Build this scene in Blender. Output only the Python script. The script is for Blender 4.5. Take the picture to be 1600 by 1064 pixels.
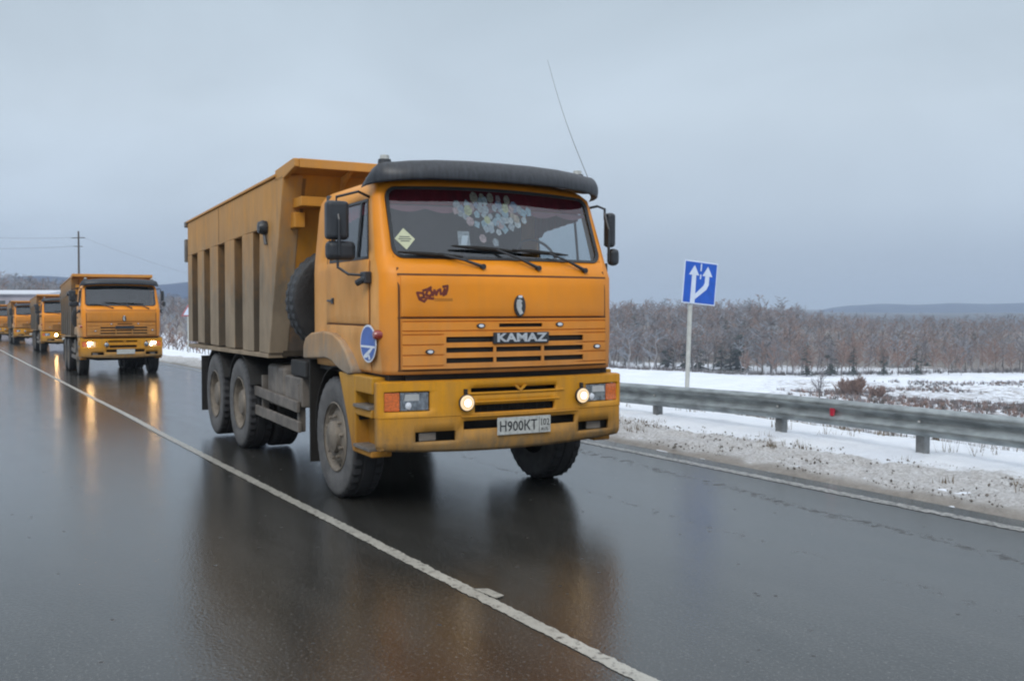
import bpy, bmesh, math, random
import numpy as np
from mathutils import Vector, Matrix, noise

for o in list(bpy.data.objects):
    bpy.data.objects.remove(o)
S = bpy.context.scene
COL = S.collection
random.seed(7)
RNG = np.random.default_rng(7)
PI = math.pi

# ------------------------------------------------------------------ camera
CAM = Vector((8.2963, -2.9185, 1.7651))
YAW, PITCH, ROLL = 2.58004, -0.03520, 0.00078
f = Vector((math.cos(YAW)*math.cos(PITCH), math.sin(YAW)*math.cos(PITCH), math.sin(PITCH)))
r = f.cross(Vector((0, 0, 1))).normalized()
u = r.cross(f)
r2 = r*math.cos(ROLL) + u*math.sin(ROLL)
u2 = -r*math.sin(ROLL) + u*math.cos(ROLL)
cd = bpy.data.cameras.new('camera')
cam = bpy.data.objects.new('camera', cd)
COL.objects.link(cam)
cam.matrix_world = Matrix(((r2.x, u2.x, -f.x, CAM.x), (r2.y, u2.y, -f.y, CAM.y), (r2.z, u2.z, -f.z, CAM.z), (0, 0, 0, 1)))
cd.sensor_width = 36.0
cd.lens = 1497.84/1600*36
cd.clip_start = 0.05
cd.clip_end = 9000
S.camera = cam

# ------------------------------------------------------------------ world
W = bpy.data.worlds.new('World')
S.world = W
W.use_nodes = True
nt = W.node_tree
nt.nodes.clear()
def N(nt, typ, **kw):
    n = nt.nodes.new(typ)
    for k, v in kw.items():
        if k in n.inputs and not hasattr(type(n), k):
            n.inputs[k].default_value = v
        else:
            try:
                setattr(n, k, v)
            except Exception:
                n.inputs[k].default_value = v
    return n
SUN_EL, SUN_AZ = math.radians(40), math.radians(-38)     # azimuth measured from +X
wo = N(nt, 'ShaderNodeOutputWorld')
bg = N(nt, 'ShaderNodeBackground')
bg.inputs['Strength'].default_value = 0.97
tc = N(nt, 'ShaderNodeTexCoord')
sep = N(nt, 'ShaderNodeSeparateXYZ')
nt.links.new(tc.outputs['Generated'], sep.inputs[0])
ramp = N(nt, 'ShaderNodeValToRGB')
els = ramp.color_ramp.elements
els[0].position = 0.0; els[0].color = (0.36, 0.45, 0.59, 1)
els[1].position = 1.0; els[1].color = (1.45, 1.55, 1.68, 1)
for p_, c_ in [(0.05, (0.41, 0.50, 0.63)), (0.10, (0.515, 0.61, 0.725)), (0.19, (0.575, 0.67, 0.765)), (0.32, (0.51, 0.605, 0.69)), (0.55, (0.95, 1.05, 1.18))]:
    e = els.new(p_); e.color = (*c_, 1)
nt.links.new(sep.outputs['Z'], ramp.inputs[0])
mp = N(nt, 'ShaderNodeMapping')
mp.inputs['Scale'].default_value = (1.0, 1.0, 2.2)
nt.links.new(tc.outputs['Generated'], mp.inputs[0])
nz = N(nt, 'ShaderNodeTexNoise')
nz.inputs['Scale'].default_value = 2.7; nz.inputs['Detail'].default_value = 6; nz.inputs['Roughness'].default_value = 0.5
nz.inputs['Distortion'].default_value = 0.6
nt.links.new(mp.outputs[0], nz.inputs['Vector'])
mr = N(nt, 'ShaderNodeMapRange')
mr.inputs['From Min'].default_value = 0.3; mr.inputs['From Max'].default_value = 0.7
mr.inputs['To Min'].default_value = 0.92; mr.inputs['To Max'].default_value = 1.08
nt.links.new(nz.outputs[0], mr.inputs[0])
vm = N(nt, 'ShaderNodeVectorMath', operation='SCALE')
nt.links.new(ramp.outputs[0], vm.inputs[0]); nt.links.new(mr.outputs[0], vm.inputs['Scale'])
sky = N(nt, 'ShaderNodeTexSky')
sky.sky_type = 'NISHITA'; sky.sun_disc = False
sky.sun_elevation = SUN_EL; sky.sun_rotation = PI/2 - SUN_AZ
va = N(nt, 'ShaderNodeVectorMath', operation='MULTIPLY_ADD')
va.inputs[1].default_value = (0.004, 0.004, 0.004)
nt.links.new(sky.outputs[0], va.inputs[0]); nt.links.new(vm.outputs[0], va.inputs[2])
nt.links.new(va.outputs[0], bg.inputs['Color'])
nt.links.new(bg.outputs[0], wo.inputs['Surface'])

# ------------------------------------------------------------------ sun (veiled by cloud)
sl = bpy.data.lights.new('sun', 'SUN')
sl.energy = 1.35; sl.angle = math.radians(25); sl.color = (1.0, 0.96, 0.9)
so = bpy.data.objects.new('sun', sl)
COL.objects.link(so)
sd = Vector((math.cos(SUN_EL)*math.cos(SUN_AZ), math.cos(SUN_EL)*math.sin(SUN_AZ), math.sin(SUN_EL)))
so.rotation_euler = sd.to_track_quat('Z', 'Y').to_euler()

S.view_settings.view_transform = 'Standard'
S.view_settings.look = 'None'
S.view_settings.exposure = 0.0
S.view_settings.gamma = 1.0
S.cycles.volume_bounces = 1
S.cycles.filter_width = 2.1

# ------------------------------------------------------------------ materials
def newmat(name):
    m = bpy.data.materials.new(name)
    m.use_nodes = True
    nt = m.node_tree
    return m, nt, nt.nodes['Principled BSDF']
def noise_fac(nt, scale, detail=4, rough=0.55, lo=0.35, hi=0.65, stretch=None, coord='Object', dist=0.0):
    tc = N(nt, 'ShaderNodeTexCoord')
    n = N(nt, 'ShaderNodeTexNoise')
    n.inputs['Scale'].default_value = scale; n.inputs['Detail'].default_value = detail; n.inputs['Roughness'].default_value = rough
    n.inputs['Distortion'].default_value = dist
    src = tc.outputs[coord]
    if stretch:
        mp = N(nt, 'ShaderNodeMapping'); mp.inputs['Scale'].default_value = stretch
        nt.links.new(src, mp.inputs[0]); src = mp.outputs[0]
    nt.links.new(src, n.inputs['Vector'])
    mr = N(nt, 'ShaderNodeMapRange')
    mr.inputs['From Min'].default_value = lo; mr.inputs['From Max'].default_value = hi
    nt.links.new(n.outputs[0], mr.inputs[0])
    return mr.outputs[0]
def mixc(nt, fac, a, b):
    m = N(nt, 'ShaderNodeMix', data_type='RGBA')
    if isinstance(fac, (int, float)): m.inputs[0].default_value = fac
    else: nt.links.new(fac, m.inputs[0])
    for i, c in ((6, a), (7, b)):
        if isinstance(c, tuple): m.inputs[i].default_value = (*c[:3], 1)
        else: nt.links.new(c, m.inputs[i])
    return m.outputs[2]
def mathn(nt, op, a, b=None, clamp=False):
    m = N(nt, 'ShaderNodeMath', operation=op); m.use_clamp = clamp
    for i, c in ((0, a), (1, b)):
        if c is None: continue
        if isinstance(c, (int, float)): m.inputs[i].default_value = c
        else: nt.links.new(c, m.inputs[i])
    return m.outputs[0]
def bump(nt, bsdf, height, strength=0.3, dist=0.01):
    b = N(nt, 'ShaderNodeBump'); b.inputs['Strength'].default_value = strength; b.inputs['Distance'].default_value = dist
    nt.links.new(height, b.inputs['Height']); nt.links.new(b.outputs[0], bsdf.inputs['Normal'])
def simple(name, col, rough=0.6, metal=0.0, var=0.25, scale=8.0, bmp=0.0, stretch=None, coat=0.0):
    m, nt, b = newmat(name)
    fa = noise_fac(nt, scale, stretch=stretch)
    d = tuple(c*(1-var) for c in col)
    nt.links.new(mixc(nt, fa, d, col), b.inputs['Base Color'])
    b.inputs['Roughness'].default_value = rough; b.inputs['Metallic'].default_value = metal
    b.inputs['Coat Weight'].default_value = coat
    if bmp: bump(nt, b, noise_fac(nt, scale*3), bmp)
    return m
def paint(name, col, dirt, z0, z1, amount=1.0, rough=0.38, floor=0.05, streak=0.25):
    """paint with road grime that thickens towards z0 (full) from z1 (none)"""
    m, nt, b = newmat(name)
    tc = N(nt, 'ShaderNodeTexCoord'); sp = N(nt, 'ShaderNodeSeparateXYZ')
    nt.links.new(tc.outputs['Object'], sp.inputs[0])
    mr = N(nt, 'ShaderNodeMapRange')
    mr.inputs['From Min'].default_value = z1; mr.inputs['From Max'].default_value = z0
    nt.links.new(sp.outputs['Z'], mr.inputs[0])
    n1 = noise_fac(nt, 3.0, 6, 0.65, 0.25, 0.75)
    n2 = noise_fac(nt, 14.0, 5, 0.6, 0.3, 0.7, stretch=(1, 1, 0.12))
    n3 = noise_fac(nt, 38.0, 4, 0.7, 0.56, 0.68)
    n4 = noise_fac(nt, 7.0, 6, 0.75, 0.50, 0.72)
    g = mathn(nt, 'MULTIPLY', mr.outputs[0], mathn(nt, 'ADD', 0.62, mathn(nt, 'MULTIPLY', n1, 0.6)))
    g = mathn(nt, 'ADD', g, mathn(nt, 'MULTIPLY', n2, streak))
    g = mathn(nt, 'ADD', g, mathn(nt, 'MULTIPLY', n3, 0.16))
    g = mathn(nt, 'ADD', g, mathn(nt, 'MULTIPLY', mathn(nt, 'MULTIPLY', n4, mathn(nt, 'ADD', mr.outputs[0], 0.25)), 0.28))
    g = mathn(nt, 'ADD', mathn(nt, 'MULTIPLY', g, amount), floor, clamp=True)
    dark = tuple(c*0.86 for c in col)
    b.inputs['Specular IOR Level'].default_value = 0.32
    base = mixc(nt, noise_fac(nt, 1.3, 3), dark, col)
    dcol = mixc(nt, noise_fac(nt, 2.4, 5, 0.65, 0.3, 0.7, stretch=(1, 1, 0.55)), tuple(q*0.62 for q in dirt), tuple(min(q*1.2, 0.8) for q in dirt))
    nt.links.new(mixc(nt, g, base, dcol), b.inputs['Base Color'])
    rr = N(nt, 'ShaderNodeMapRange'); rr.inputs['To Min'].default_value = rough; rr.inputs['To Max'].default_value = 0.8
    nt.links.new(g, rr.inputs[0]); nt.links.new(rr.outputs[0], b.inputs['Roughness'])
    bump(nt, b, noise_fac(nt, 2.2, 2), 0.10, 0.02)
    return m
GRIME = (0.20, 0.17, 0.135)
M = {}
M['cab'] = paint('cab_orange_paint', (0.82, 0.27, 0.005), (0.42, 0.23, 0.10), 1.15, 1.9, 0.55, floor=0.02, streak=0.24)
M['cabside'] = paint('cab_side_orange_paint', (0.74, 0.285, 0.022), (0.62, 0.355, 0.15), 1.15, 2.4, 0.65, floor=0.15, streak=0.35)
M['bumper'] = paint('bumper_yellow_paint', (0.68, 0.295, 0.006), (0.22, 0.145, 0.07), 0.48, 0.90, 0.95, floor=0.02, streak=0.34)
M['step'] = paint('step_yellow_paint', (0.56, 0.285, 0.015), (0.26, 0.10, 0.03), 0.5, 1.2, 0.5, floor=0.05, streak=0.5)
M['fender'] = paint('dirty_fender_paint', (0.60, 0.27, 0.03), (0.30, 0.24, 0.18), 1.0, 1.75, 1.1, floor=0.15, streak=0.3)
M['body'] = paint('dump_body_orange_paint', (0.58, 0.26, 0.035), (0.36, 0.27, 0.18), 2.35, 2.95, 0.8, floor=0.08, streak=0.25, rough=0.5)
M['rib'] = paint('dusty_rib_paint', (0.58, 0.265, 0.04), (0.29, 0.225, 0.155), 1.6, 2.85, 1.0, floor=0.06, streak=0.45, rough=0.6)
M['recess'] = paint('shaded_recess_paint', (0.30, 0.14, 0.028), (0.085, 0.067, 0.048), 1.5, 2.9, 1.0, floor=0.10, streak=0.3, rough=0.7)  # dirty paint darkened to stand in for the shade between the ribs
M['front'] = paint('body_front_paint', (0.60, 0.25, 0.02), (0.13, 0.105, 0.085), 1.3, 2.3, 1.0, floor=0.05, streak=0.2, rough=0.5)
M['darkrib'] = paint('dark_rib_paint', (0.40, 0.20, 0.04), (0.11, 0.095, 0.075), 1.9, 2.9, 1.1, floor=0.15, streak=0.3, rough=0.6)  # darker rib colour, used on the following trucks
M['darkband'] = paint('dark_band_paint', (0.50, 0.24, 0.05), (0.15, 0.12, 0.09), 2.3, 3.1, 1.0, floor=0.15, streak=0.3, rough=0.6)  # darker upper band colour, used on the following trucks
M['cab2'] = paint('grimy_cab_paint', (0.66, 0.225, 0.008), (0.34, 0.20, 0.08), 1.15, 2.0, 0.7, floor=0.06, streak=0.3)
M['blackplastic'] = simple('black_plastic', (0.028, 0.032, 0.038), 0.38, var=0.4)
M['visor'] = simple('visor_plastic', (0.030, 0.034, 0.042), 0.42, var=0.5, scale=34, stretch=(1, 1, 0.07))
M['rubber'] = simple('seal_rubber', (0.022, 0.024, 0.026), 0.45, var=0.3)
M['dark'] = simple('dark_chassis', (0.022, 0.021, 0.02), 0.7, var=0.5, scale=5)
M['gap'] = simple('gap_black', (0.012, 0.010, 0.008), 0.8)
M['seam'] = simple('seam_brown', (0.12, 0.045, 0.008), 0.7)
M['metal'] = simple('dusty_metal', (0.20, 0.175, 0.15), 0.6, 0.1, var=0.45, scale=5, bmp=0.2)
M['tyretread'] = simple('tyre_tread_rubber', (0.022, 0.022, 0.023), 0.55, var=0.4, scale=12, bmp=0.3)
def tyremat():
    m, nt, b = newmat('dusty_tyre_rubber')
    tc = N(nt, 'ShaderNodeTexCoord'); sp = N(nt, 'ShaderNodeSeparateXYZ'); nt.links.new(tc.outputs['Object'], sp.inputs[0])
    rad = mathn(nt, 'SQRT', mathn(nt, 'ADD', mathn(nt, 'MULTIPLY', sp.outputs['X'], sp.outputs['X']), mathn(nt, 'MULTIPLY', sp.outputs['Z'], sp.outputs['Z'])))
    mr = N(nt, 'ShaderNodeMapRange'); mr.inputs['From Min'].default_value = 0.545; mr.inputs['From Max'].default_value = 0.50
    nt.links.new(rad, mr.inputs[0])
    n = noise_fac(nt, 6, 5, 0.65, 0.3, 0.68)
    g = mathn(nt, 'MULTIPLY', mr.outputs[0], mathn(nt, 'ADD', 0.35, mathn(nt, 'MULTIPLY', n, 0.65)), clamp=True)
    nt.links.new(mixc(nt, g, (0.020, 0.020, 0.022), (0.135, 0.130, 0.125)), b.inputs['Base Color'])
    b.inputs['Roughness'].default_value = 0.7
    bump(nt, b, noise_fac(nt, 40, 3), 0.2, 0.01)
    return m
M['tyre'] = tyremat()
M['rim'] = simple('muddy_rim', (0.23, 0.195, 0.155), 0.75, 0.0, var=0.5, scale=6, bmp=0.3)
M['chrome'] = simple('silver_letters', (0.62, 0.64, 0.66), 0.3, 0.6, var=0.15)
M['plate'] = simple('plate_white', (0.50, 0.51, 0.48), 0.5, var=0.35, scale=30)
M['ink'] = simple('black_ink', (0.02, 0.02, 0.025), 0.5)
M['amber'] = simple('amber_lens', (0.75, 0.16, 0.02), 0.2, var=0.4, scale=60, coat=1.0)
M['redlens'] = simple('red_marker_lens', (0.25, 0.025, 0.015), 0.2, coat=1.0)
M['headglass'] = simple('headlamp_glass', (0.42, 0.45, 0.48), 0.12, 0.75, var=0.75, scale=30, coat=1.0, stretch=(1, 1, 0.5))
M['silver'] = simple('silver_reflector', (0.62, 0.62, 0.60), 0.3, 0.5)
M['blue'] = simple('badge_blue', (0.02, 0.10, 0.42), 0.35)
M['white'] = simple('white_print', (0.70, 0.74, 0.80), 0.4, var=0.1)
M['decal'] = simple('decal_dark_red', (0.17, 0.025, 0.012), 0.5, var=0.4, scale=20)
M['decal2'] = simple('decal_faded_brown', (0.33, 0.13, 0.01), 0.5)
M['sticker'] = simple('sticker_pale_yellow', (0.52, 0.54, 0.36), 0.5, var=0.15)
M['curtain'] = simple('maroon_curtain', (0.22, 0.008, 0.022), 0.85, var=0.4, scale=20, stretch=(1, 1, 0.1))
M['fringe'] = simple('pink_fringe', (0.26, 0.11, 0.14), 0.85, var=0.2)
M['interior'] = simple('cab_interior_grey', (0.085, 0.095, 0.105), 0.8, var=0.3, scale=3)
M['whitepaint'] = simple('faded_white_road_paint', (0.5, 0.5, 0.45), 0.4, var=0.35, scale=14)
M['wire'] = simple('wire_dark', (0.05, 0.05, 0.06), 0.5)
def emit(name, col, strength):
    m, nt, b = newmat(name)
    b.inputs['Base Color'].default_value = (0.02, 0.02, 0.02, 1)
    b.inputs['Emission Color'].default_value = (*col, 1)
    b.inputs['Emission Strength'].default_value = strength
    b.inputs['Roughness'].default_value = 0.2
    # brighter in the middle of the lens, like a real reflector: a faint ribbed pattern
    wv = N(nt, 'ShaderNodeTexWave'); wv.inputs['Scale'].default_value = 14
    tc = N(nt, 'ShaderNodeTexCoord'); nt.links.new(tc.outputs['Object'], wv.inputs['Vector'])
    mr = N(nt, 'ShaderNodeMapRange'); mr.inputs['To Min'].default_value = strength*0.8; mr.inputs['To Max'].default_value = strength*1.15
    nt.links.new(wv.outputs[1], mr.inputs[0]); nt.links.new(mr.outputs[0], b.inputs['Emission Strength'])
    return m
M['lit_head'] = emit('lit_headlamp', (1.0, 0.60, 0.25), 75.0)
M['lit_lens'] = emit('lit_headlamp_lens', (1.0, 0.72, 0.42), 0.9)
M['lit_fog'] = emit('lit_fog_lamp', (1.0, 0.74, 0.45), 1.0)
M['lit_bulb'] = emit('lit_bulb', (1.0, 0.70, 0.36), 14.0)
def glassmat(name, tint, base_refl, trans=0.8):
    m = bpy.data.materials.new(name); m.use_nodes = True; nt = m.node_tree; nt.nodes.clear()
    o = N(nt, 'ShaderNodeOutputMaterial'); mx = N(nt, 'ShaderNodeMixShader')
    t = N(nt, 'ShaderNodeBsdfTransparent'); t.inputs['Color'].default_value = (*tint, 1)
    g = N(nt, 'ShaderNodeBsdfGlossy'); g.inputs['Roughness'].default_value = 0.04; g.inputs['Color'].default_value = (0.95, 0.97, 1, 1)
    fr = N(nt, 'ShaderNodeLayerWeight'); fr.inputs['Blend'].default_value = 0.5
    a = mathn(nt, 'ADD', mathn(nt, 'MULTIPLY', mathn(nt, 'POWER', fr.outputs['Facing'], 5.0), 0.9), base_refl+0.04, clamp=True)
    nt.links.new(a, mx.inputs[0]); nt.links.new(t.outputs[0], mx.inputs[1]); nt.links.new(g.outputs[0], mx.inputs[2])
    nt.links.new(mx.outputs[0], o.inputs['Surface'])
    return m
M['glass'] = glassmat('windscreen_glass', (0.62, 0.68, 0.70), 0.055)
M['sideglass'] = glassmat('side_window_glass', (0.75, 0.8, 0.82), 0.08)
M['darkglass'] = glassmat('shaded_side_glass', (0.10, 0.11, 0.12), 0.06)
M['mirror'] = simple('mirror_glass', (0.5, 0.52, 0.55), 0.05, 1.0, var=0.1)

# ------------------------------------------------------------------ mesh helpers
class MB:
    def __init__(s): s.v = []; s.f = []; s.mi = []; s.cur = 0
    def add(s, vs, fs):
        k = len(s.v); s.v += [tuple(v) for v in vs]; s.f += [tuple(i+k for i in q) for q in fs]; s.mi += [s.cur]*len(fs); return s
    def box(s, x0, x1, y0, y1, z0, z1):
        vs = [(x, y, z) for z in (z0, z1) for y in (y0, y1) for x in (x0, x1)]
        return s.add(vs, [(0, 2, 3, 1), (4, 5, 7, 6), (0, 1, 5, 4), (2, 6, 7, 3), (0, 4, 6, 2), (1, 3, 7, 5)])
    def hexa(s, bot, top):
        """two quads (4 points each, same winding) joined"""
        return s.add(list(bot)+list(top), [(3, 2, 1, 0), (4, 5, 6, 7), (0, 1, 5, 4), (1, 2, 6, 5), (2, 3, 7, 6), (3, 0, 4, 7)])
    def prism_y(s, pts, y0, y1):
        n = len(pts)
        vs = [(x, y0, z) for x, z in pts] + [(x, y1, z) for x, z in pts]
        return s.add(vs, [tuple(range(n)), tuple(range(2*n-1, n-1, -1))] + [(i, i+n, (i+1) % n+n, (i+1) % n) for i in range(n)])
    def prism_x(s, pts, x0, x1):
        n = len(pts)
        vs = [(x0, y, z) for y, z in pts] + [(x1, y, z) for y, z in pts]
        return s.add(vs, [tuple(range(n)), tuple(range(2*n-1, n-1, -1))] + [(i, i+n, (i+1) % n+n, (i+1) % n) for i in range(n)])
    def tube(s, pts, rad, seg=8, cap=True):
        pts = [Vector(p) for p in pts]; n = len(pts); rs = rad if isinstance(rad, (list, tuple)) else [rad]*n
        vs = []; up = Vector((0.13, 0.21, 0.97))
        for i, p in enumerate(pts):
            d = (pts[min(i+1, n-1)]-pts[max(i-1, 0)]).normalized()
            a = d.cross(up)
            if a.length < 1e-3: a = d.cross(Vector((1, 0, 0)))
            a.normalize(); b = d.cross(a)
            for k in range(seg):
                t = 2*PI*k/seg; vs.append(p+a*(rs[i]*math.cos(t))+b*(rs[i]*math.sin(t)))
        fs = [(i*seg+k, i*seg+(k+1) % seg, (i+1)*seg+(k+1) % seg, (i+1)*seg+k) for i in range(n-1) for k in range(seg)]
        if cap: fs += [tuple(range(seg-1, -1, -1)), tuple((n-1)*seg+k for k in range(seg))]
        return s.add(vs, fs)
    def lathe(s, prof, seg=40, c=(0, 0, 0), axis='y', lug=None):
        """prof: list of (radius, along)"""
        vs = []; n = len(prof)
        for k in range(seg):
            t = 2*PI*k/seg
            for j, (rr, a) in enumerate(prof):
                if lug and j in lug: rr = rr - (lug[j] if (k % 2) else 0)
                p, q = rr*math.cos(t), rr*math.sin(t)
                vs.append({'y': (c[0]+p, c[1]+a, c[2]+q), 'x': (c[0]+a, c[1]+p, c[2]+q), 'z': (c[0]+p, c[1]+q, c[2]+a)}[axis])
        fs = [(k*n+j, k*n+j+1, ((k+1) % seg)*n+j+1, ((k+1) % seg)*n+j) for k in range(seg) for j in range(n-1)]
        return s.add(vs, fs)
    def build(s, name, mat, parent=None, bevel=0.0, smooth=False, seg=2, solid=0.0, soff=-1, ang=35):
        me = bpy.data.meshes.new(name)
        me.from_pydata(s.v, [], s.f)
        mats = mat if isinstance(mat, (list, tuple)) else [mat]
        for m in mats: me.materials.append(m)
        if len(mats) > 1: me.polygons.foreach_set('material_index', s.mi)
        bm = bmesh.new(); bm.from_mesh(me); bmesh.ops.recalc_face_normals(bm, faces=bm.faces); bm.to_mesh(me); bm.free()
        o = bpy.data.objects.new(name, me); COL.objects.link(o)
        if parent: o.parent = parent
        if smooth:
            me.polygons.foreach_set('use_smooth', [True]*len(me.polygons))
            me.set_sharp_from_angle(angle=math.radians(ang))
        if solid:
            m = o.modifiers.new('solid', 'SOLIDIFY'); m.thickness = solid; m.offset = soff
        if bevel:
            m = o.modifiers.new('bevel', 'BEVEL'); m.width = bevel; m.segments = seg; m.limit_method = 'ANGLE'; m.angle_limit = math.radians(40)
        return o
def thing(name, label, cat, loc=(0, 0, 0), rz=0.0, group=None):
    o = bpy.data.objects.new(name, None); COL.objects.link(o)
    o.empty_display_size = 0.3; o.location = loc; o.rotation_euler = (0, 0, rz)
    return tag(o, label, cat, group)
def tag(o, label, cat, group=None, kind=None):
    if label: o['label'] = label
    if cat: o['category'] = cat
    if group: o['group'] = group
    if kind: o['kind'] = kind
    return o
def struct(o): o['kind'] = 'structure'; return o
def lerp_tab(tab, x):
    if x <= tab[0][0]: return tab[0][1]
    for (a, va_), (b, vb_) in zip(tab, tab[1:]):
        if x <= b: return va_+(vb_-va_)*(x-a)/(b-a)
    return tab[-1][1]
def text_mesh(txt, size, extrude=0.002, shear=0.0, bold=0.0, spacing=1.0):
    c = bpy.data.curves.new('lettering', 'FONT'); c.body = txt; c.size = size; c.extrude = extrude
    c.shear = shear; c.offset = bold; c.align_x = 'CENTER'; c.align_y = 'CENTER'; c.space_character = spacing; c.resolution_u = 2
    o = bpy.data.objects.new('lettering', c); COL.objects.link(o)
    dg = bpy.context.evaluated_depsgraph_get()
    me = bpy.data.meshes.new_from_object(o.evaluated_get(dg))
    bpy.data.objects.remove(o); return me
def text_on(name, txt, size, loc, mat, parent, sx=1.0, tilt=0.0, side=False, **kw):
    """flat text facing +X (or -Y when side) placed at loc"""
    me = text_mesh(txt, size, **kw); me.materials.clear(); me.materials.append(mat)
    if side: R = Matrix(((1, 0, 0), (0, 0, -1), (0, 1, 0))).to_4x4()
    else: R = Matrix(((0, 0, 1), (1, 0, 0), (0, 1, 0))).to_4x4()
    me.transform(Matrix.Translation(loc) @ R @ Matrix.Rotation(tilt, 4, 'Z') @ Matrix.Diagonal((sx, 1, 1, 1)))
    o = bpy.data.objects.new(name, me); COL.objects.link(o); o.parent = parent
    return o

# ------------------------------------------------------------------ road geometry
XS = np.array([-400, -150, -90, -72, -52, -27, -16, -5, 0, 5, 40.0])
ZS = np.array([-4.0, -2.0, -1.3, -1.05, -.80, -.45, -.21, -.02, 0, 0, 0])
YX = np.array([-400, -150, -120, -90, -72, -60, -52, -40, -27, -22, -16, -10, -5, 0, 40.0])
YS = np.array([11.0, 4.1, 3.31, 2.56, 2.07, 1.77, 1.57, 1.25, .88, .68, .43, .21, .05, 0, 0])
def pchip(X, Y):
    h = np.diff(X); d = np.diff(Y)/h; m = np.zeros(len(X))
    for i in range(1, len(X)-1):
        m[i] = 0 if d[i-1]*d[i] <= 0 else 2*d[i-1]*d[i]/(d[i-1]+d[i])
    m[0] = d[0]; m[-1] = d[-1]
    def fn(x):
        x = np.clip(np.asarray(x, float), X[0], X[-1])
        i = np.clip(np.searchsorted(X, x)-1, 0, len(X)-2); t = (x-X[i])/h[i]
        return (2*t**3-3*t**2+1)*Y[i]+(t**3-2*t**2+t)*h[i]*m[i]+(-2*t**3+3*t**2)*Y[i+1]+(t**3-t**2)*h[i]*m[i+1]
    return fn
zr = pchip(XS, ZS); yc = pchip(YX, YS)
def grid_obj(name, mat, P, nu, nv, smooth=True, attrs=None):
    me = bpy.data.meshes.new(name)
    idx = np.arange(nu*nv).reshape(nu, nv)
    q = np.stack([idx[:-1, :-1], idx[1:, :-1], idx[1:, 1:], idx[:-1, 1:]], -1).reshape(-1, 4)
    me.vertices.add(nu*nv); me.vertices.foreach_set('co', P.reshape(-1).astype(np.float32))
    me.loops.add(q.size); me.loops.foreach_set('vertex_index', q.reshape(-1).astype(np.int32))
    me.polygons.add(len(q)); me.polygons.foreach_set('loop_start', np.arange(0, q.size, 4, dtype=np.int32)); me.polygons.foreach_set('loop_total', np.full(len(q), 4, np.int32))
    me.update(calc_edges=True); me.validate()
    if smooth: me.polygons.foreach_set('use_smooth', [True]*len(me.polygons))
    for k, v in (attrs or {}).items():
        a = me.attributes.new(k, 'FLOAT', 'POINT'); a.data.foreach_set('value', v.reshape(-1).astype(np.float32))
    me.materials.append(mat)
    o = bpy.data.objects.new(name, me); COL.objects.link(o)
    return o
def strip(name, mat, xs, t0, t1, dz, nt_=2):
    xs = np.asarray(xs, float); T = np.linspace(t0, t1, nt_)
    X = np.repeat(xs[:, None], nt_, 1); Y = yc(xs)[:, None]+T[None]; Z = np.repeat(zr(xs)[:, None], nt_, 1)+dz
    return grid_obj(name, mat, np.stack([X, Y, Z], -1), len(xs), nt_)
# value noise (fbm) in numpy
_perm = RNG.random((256, 256))
def vnoise(x, y):
    xi = np.floor(x).astype(int); yi = np.floor(y).astype(int); fx = x-xi; fy = y-yi
    fx = fx*fx*(3-2*fx); fy = fy*fy*(3-2*fy)
    g = lambda a, b: _perm[a % 256, b % 256]
    return (g(xi, yi)*(1-fx)+g(xi+1, yi)*fx)*(1-fy)+(g(xi, yi+1)*(1-fx)+g(xi+1, yi+1)*fx)*fy
def fbm(x, y, s, o=4):
    v = 0; a = 0.5; t = 0
    for i in range(o):
        v = v+a*vnoise(x*s+17.3*i, y*s+9.1*i); t += a; a *= 0.5; s *= 2.03
    return v/t
def sstep(a, b, x):
    t = np.clip((x-a)/(b-a), 0, 1); return t*t*(3-2*t)

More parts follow.
